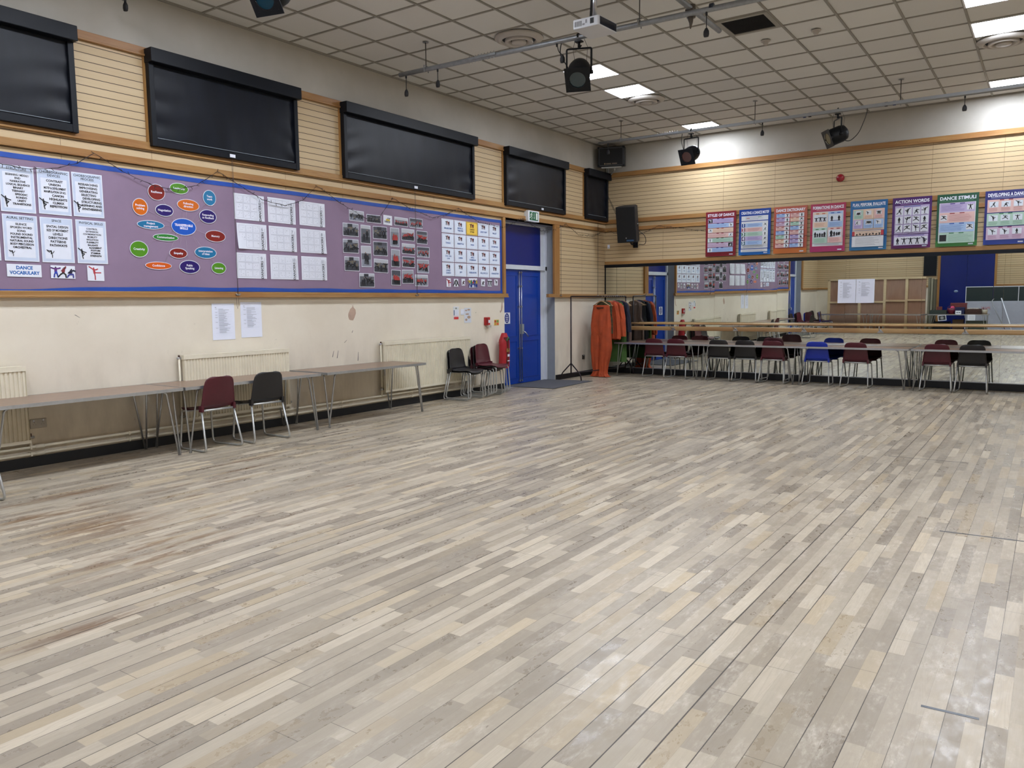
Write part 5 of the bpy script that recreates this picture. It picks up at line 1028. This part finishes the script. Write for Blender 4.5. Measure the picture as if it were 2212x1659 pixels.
garment(1.32, 'dusty red costume dress in the middle of the clothes rail', [('dress', body(-.07, -.66, .2, .27, .045), None, 7, .014)], fab('dusty_red', '#8c2a35'))
garment(1.39, 'grass green costume dress reaching nearly to the floor', [('dress', body(-.07, -1.30, .21, .29, .05), None, 7, .02)], fab('green', '#3c5c26'))
garment(1.46, 'navy blue costume jacket on the clothes rail', [('jacket_body', body(-.06, -.84, .21, .24, .045), None, 6, .012), ('sleeve', slv(1, -.1, .6, .23), None, 3, .008)], fab('navy', '#141a2e'))
garment(1.53, 'black costume dress beside the rail end, low hem', [('dress', body(-.07, -1.05, .2, .25, .045), None, 6, .014)], BKF)
garment(1.60, 'purple sequinned costume dress seen in the mirror', [('dress', body(-.07, -.95, .14, .15, .045), None, 6, .012)], fab('purple_sequin', '#4a2a5c', 1.2, 90, r=.3))
garment(1.67, 'mauve brown satin costume dress nearest the mirror', [('dress', body(-.09, -.98, .16, .21, .04), None, 6, .016)], fab('mauve_satin', '#6d5650', .1, 4, r=.35))
# ---------------------------------------------------------------- rear of the hall, seen in the mirror
PLY = wood('plywood', '#8d7060', '#9d7f6c', 'z', .6); BAT = wood('pale_batten', '#c2ad88', '#d0bd9a', 'x', .6)
PA = Vector((.72, -16.75)); PB = Vector((4.12, -16.05)); L_ = (PB-PA).length; ang = math.atan2(PB.y-PA.y, PB.x-PA.x)
root = thing('plywood_partition', 'free-standing plywood partition with pale timber battens at the far end, seen in the mirror', 'partition', (PA.x, PA.y, 0), ang)
b = MB(); b.box(0, L_, -.012, 0, .02, 1.96, PLY); b.build('plywood_sheet', root)
for x_ in (.0, 1.15, 2.05, 2.8): b = MB(); b.box(x_, x_+.09, 0, .05, .0, 1.96, BAT); b.build('upright_batten', root)
for z0, x0, x1 in ((1.90, 0, L_), (1.06, .09, 1.15), (1.06, 1.24, 2.05), (1.10, 2.14, 2.8), (1.12, 2.89, L_)): b = MB(); b.box(x0, x1, 0, .05, z0, z0+.065, BAT); b.build('cross_batten', root)
GG = mat('grey_green_board', '#6d6a58', .6)
for i, (dx, c) in enumerate(((.06, '#6d6a58'), (.15, '#86826e'), (.24, '#57513f'))): b = MB(); b.box(4.12+dx, 4.19+dx, -16.35+.03*i, -16.05+.03*i, 0, 1.92-.03*i, mat('edge_board_%d' % i, c, .6)); tag(b.build('upright_board'), 'narrow board standing on edge by the plywood partition, %s of three' % ('left', 'middle', 'right')[i], 'board', 'narrow boards beside the partition')
b = MB(); b.box(3.78, 4.2, RD+.005, RD+.05, 2.0, 4.0, BLINDF); tag(b.build('window_drape'), 'narrow black blackout panel on the rear wall behind the partition, seen in the mirror', 'blind')
G = 'tables at the far end of the hall'
table(1.55, -15.95, ang, 'long folding table before the left half of the plywood partition, seen in the mirror', G); table(3.32, -15.58, ang, 'long folding table before the right half of the plywood partition, seen in the mirror', G)
table(5.18, -15.6, 0, 'folding table loaded with boxes and props before the navy door, seen in the mirror', G)
TZ = .684; TY = -15.6
m0 = mat('tray_green', '#2c3632', .5); m1 = mat('box_red', '#6e3232', .6); m2 = mat('box_navy', '#1a1f4a', .6); m3 = mat('wicker', '#3c2219', .7, var=.5, scale=40, bump=.4); m4 = mat('magenta_plastic', '#64162e', .45, var=.2); m5 = mat('pink_ball', '#c2325f', .5); m6 = mat('cream_tub', '#b8b0a0', .5); m7 = mat('tinsel_pink', '#b98a94', .3, var=.5, scale=60)
def openbox(b, x0, x1, y0, y1, z0, z1, m, t=.012, fl=0):
    b.box(x0, x1, y0, y1, z0, z0+t, m);
    for a, c, d_, e_ in ((x0-fl, x1+fl, y0, y0+t), (x0-fl, x1+fl, y1-t, y1), (x0, x0+t, y0+t, y1-t), (x1-t, x1, y0+t, y1-t)): b.box(a, c, d_, e_, z0+t, z1, m)
b = MB(); openbox(b, 4.34, 4.84, TY-.2, TY+.2, TZ, TZ+.13, m0); tag(b.build('storage_tray'), 'flat dark green plastic tray on the left end of the mirrored prop table', 'tray')
b = MB(); b.box(4.50, 4.66, TY-.33, TY-.23, TZ, TZ+.24, m1); tag(b.build('small_box', bevel=.004), 'small brick-red box behind the green tray, seen in the mirror', 'box')
root = thing('prop_basket', 'dark magenta woven basket holding a pink ball, seen in the mirror', 'basket', (4.98, TY+.05, TZ))
b = MB(); b.lathe([(0, .004), (.09, .0), (.12, .1), (.135, .2), (.125, .2), (.11, .1), (.08, .012), (0, .012)], m4, n=20); b.build('basket_bowl', root)
b = MB(); b.tube([(.13*math.cos(a), 0, .19+.09*math.sin(a)) for a in [PI*i/12 for i in range(13)]], .006, m4, 6); b.build('handle', root)
b = MB(); b.lathe([(.07*math.sin(PI*i/12), -.07*math.cos(PI*i/12)) for i in range(13)], m5, Matrix.Translation((5.0, TY+.05, TZ+.2)), 18); tag(b.build('foam_ball'), 'bright pink ball resting in the magenta basket, seen in the mirror', 'ball')
b = MB(); b.box(5.08, 5.36, TY-.1, TY+.12, TZ, TZ+.22, m2); b.box(5.075, 5.365, TY-.105, TY+.125, TZ+.19, TZ+.225, m2); tag(b.build('navy_box', bevel=.004), 'navy blue lidded box in the middle of the prop table, seen in the mirror', 'box')
b = MB(); b.box(4.92, 5.40, TY-.32, TY-.14, TZ, TZ+.36, m1); b.box(4.915, 5.405, TY-.325, TY-.135, TZ+.31, TZ+.365, m1); tag(b.build('large_box', bevel=.004), 'wide brick-red box behind the navy box, seen in the mirror', 'box')
root = thing('prop_basket', 'brown open wicker hamper on the prop table with papers in it, seen in the mirror', 'basket', (5.62, TY, TZ))
b = MB(); openbox(b, -.23, .23, -.16, .16, 0, .17, m3); b.build('hamper_body', root)
b = MB(); b.box(-.19, .15, -.12, .12, .06, .2, mat('papers_white', '#b9b2ac', .7, var=.3, scale=20)); b.build('papers', root)
root = thing('prop_tub', 'cream tub of pink tinsel at the right end of the mirrored prop table', 'tub', (5.93, TY, TZ))
b = MB(); b.lathe([(0, .003), (.085, 0), (.1, .15), (.09, .15), (.07, .01), (0, .01)], m6, n=20); b.build('tub', root)
b = MB(); r2 = random.Random(5)
for i in range(34): a = r2.uniform(0, 2*PI); l = r2.uniform(.08, .18); b.tube([(0, 0, .1), (.08*math.cos(a), .08*math.sin(a), .12+l*.6), (l*math.cos(a), l*math.sin(a), .1+l*r2.uniform(.2, 1.1))], .005, m7, 4)
b.build('tinsel', root)
for x_, w_, h_, zz, rt_, q, mk in ((5.12, .17, .12, TZ+.002, 0, 'small white card with two black shapes on the prop table edge, in the mirror', 1), (4.62, .25, .19, TZ-.20, -.12, 'framed black and white print hanging tilted from the prop table edge, seen in the mirror', 2), (5.48, .22, .19, TZ-.20, 0, 'white printed notice taped to the prop table edge, seen in the mirror', 3)):
    s = Sheet(w_, h_, PAPER)
    if mk == 1: s.ell(w_*.3, h_*.45, .03, .012, '#15161a'); s.ell(w_*.68, h_*.45, .03, .012, '#15161a')
    elif mk == 2: s.rect(.02, .02, w_-.02, h_-.02, '#33353a'); s.ell(w_/2, h_/2, .05, .05, '#8f9094')
    else: s.lines(.02, w_-.02, .02, h_-.03, 9, '#6a6c72', .003)
    R = Matrix(((-1, 0, 0, x_+w_), (0, 0, 1, TY+.357), (0, 1, 0, zz), (0, 0, 0, 1)))   # faces +y, towards the mirror
    tag(s.b.build(('prop_card', 'framed_print', 'table_notice')[mk-1], T=R @ Matrix.Rotation(rt_, 4, 'Z')), q, ('card', 'picture', 'notice')[mk-1])
b = MB(); openbox(b, 4.45, 4.95, -15.85, -15.45, .0, .42, BLINDF); tag(b.build('black_crate'), 'black storage crate under the prop table, seen in the mirror', 'crate')
b = MB(); openbox(b, 5.42, 6.02, -15.85, -15.45, .0, .45, mat('crate_green', '#3b4239', .6, var=.2)); tag(b.build('green_crate'), 'grey-green storage crate under the right of the prop table, seen in the mirror', 'crate')
b = MB(); b.box(5.02, 5.34, -15.8, -15.5, 0, .5, mat('brown_carton', '#4a3420', .7, var=.3, scale=20, stretch=(3, 3, 1))); tag(b.build('brown_carton', bevel=.004), 'tall brown carton under the middle of the prop table, seen in the mirror', 'box')
root = thing('folded_game_table', 'dark green panel with white edging standing behind the grey screen, seen in the mirror', 'panel', (6.08, -17.1, 0)); DG = mat('dark_green_board', '#1c2b2b', .5, var=.1)
for x0, x1 in ((-.82, -.02), (0, .72), (.74, .9)):
    b = MB(); b.box(x0, x1, -.03, 0, .5, 1.56, DG); b.build('green_panel', root); b = MB(); b.box(x0, x1, -.032, .004, 1.56, 1.585, PAPER)
    if x0 == -.82: b.box(x0-.02, x0, -.032, .004, .5, 1.585, PAPER)
    if x0 > 0: b.box(x0-.02, x0, -.032, .004, .5, 1.585, PAPER); b.box(x1, x1+.02, -.032, .004, .5, 1.585, PAPER)
    b.build('white_edge', root)
for x_ in (-.6, .6): b = MB(); b.tube([(x_, .1, .012), (x_, -.015, .04), (x_, -.015, .5)], .014, STEEL, 8); b.build('leg', root)
b = MB(); b.box(5.28, 8.2, -16.9, -16.86, .0, 1.08, mat('pale_grey_screen', '#a9adba', .6, var=.04)); tag(b.build('grey_screen', bevel=.01), 'long low pale grey screen panel near the rear wall, seen in the mirror', 'screen')
b = MB(); b.tube([(6.33, -16.84, 1.18), (6.62, -16.5, .35), (6.7, -16.4, .02)], .017, PAPER, 8); tag(b.build('leaning_pole'), 'white pole leaning against the grey screen, seen in the mirror', 'pole')
b = MB(); b.tube(fillet([(6.12, -16.80, 1.16), (6.06, -16.80, 1.10), (6.12, -16.7, .9), (6.55, -16.45, .02)], .08), .012, STEEL, 8); tag(b.build('curved_rail'), 'curved steel tube leaning against the grey screen, seen in the mirror', 'pole')
for i, (x0, y0) in enumerate(((6.3, -16.3), (6.75, -15.9))): b = MB(); b.box(x0, x0+1.2, y0-.35, y0+.35, .001+i*0, .045, mat('maroon_mat', '#5a1522', .6, var=.15)); tag(b.build('gym_mat', bevel=.01, T=Matrix.Translation((0, 0, .0))), 'dark red floor mat by the grey screen, %s one, seen in the mirror' % ('nearer the table', 'further right')[i], 'mat', 'dark red floor mats')
G = 'stacked chairs at the far end of the left wall'
WO = ['nearest', 'second', 'third', 'fourth', 'furthest']
for i, (x, y, rz, cs_) in enumerate(((.45, -13.3, -88, ('black', 'black')), (.48, -13.95, -80, ('maroon', 'black', 'burgundy')), (.62, -14.75, -60, ('blue', 'maroon')), (.98, -15.05, -100, ('burgundy', 'blue', 'maroon')), (.50, -15.75, -85, ('maroon', 'burgundy', 'black')))):
    for j, c in enumerate(cs_): chair(c, x+.045*j, y, math.radians(rz), '%s school chair %s in the %s far-end stack, seen in the mirror' % ({'black': 'black', 'maroon': 'dark maroon', 'burgundy': 'burgundy', 'blue': 'blue'}[c], ('lowest', 'next up', 'topmost')[j], WO[i]), G, .022*j)
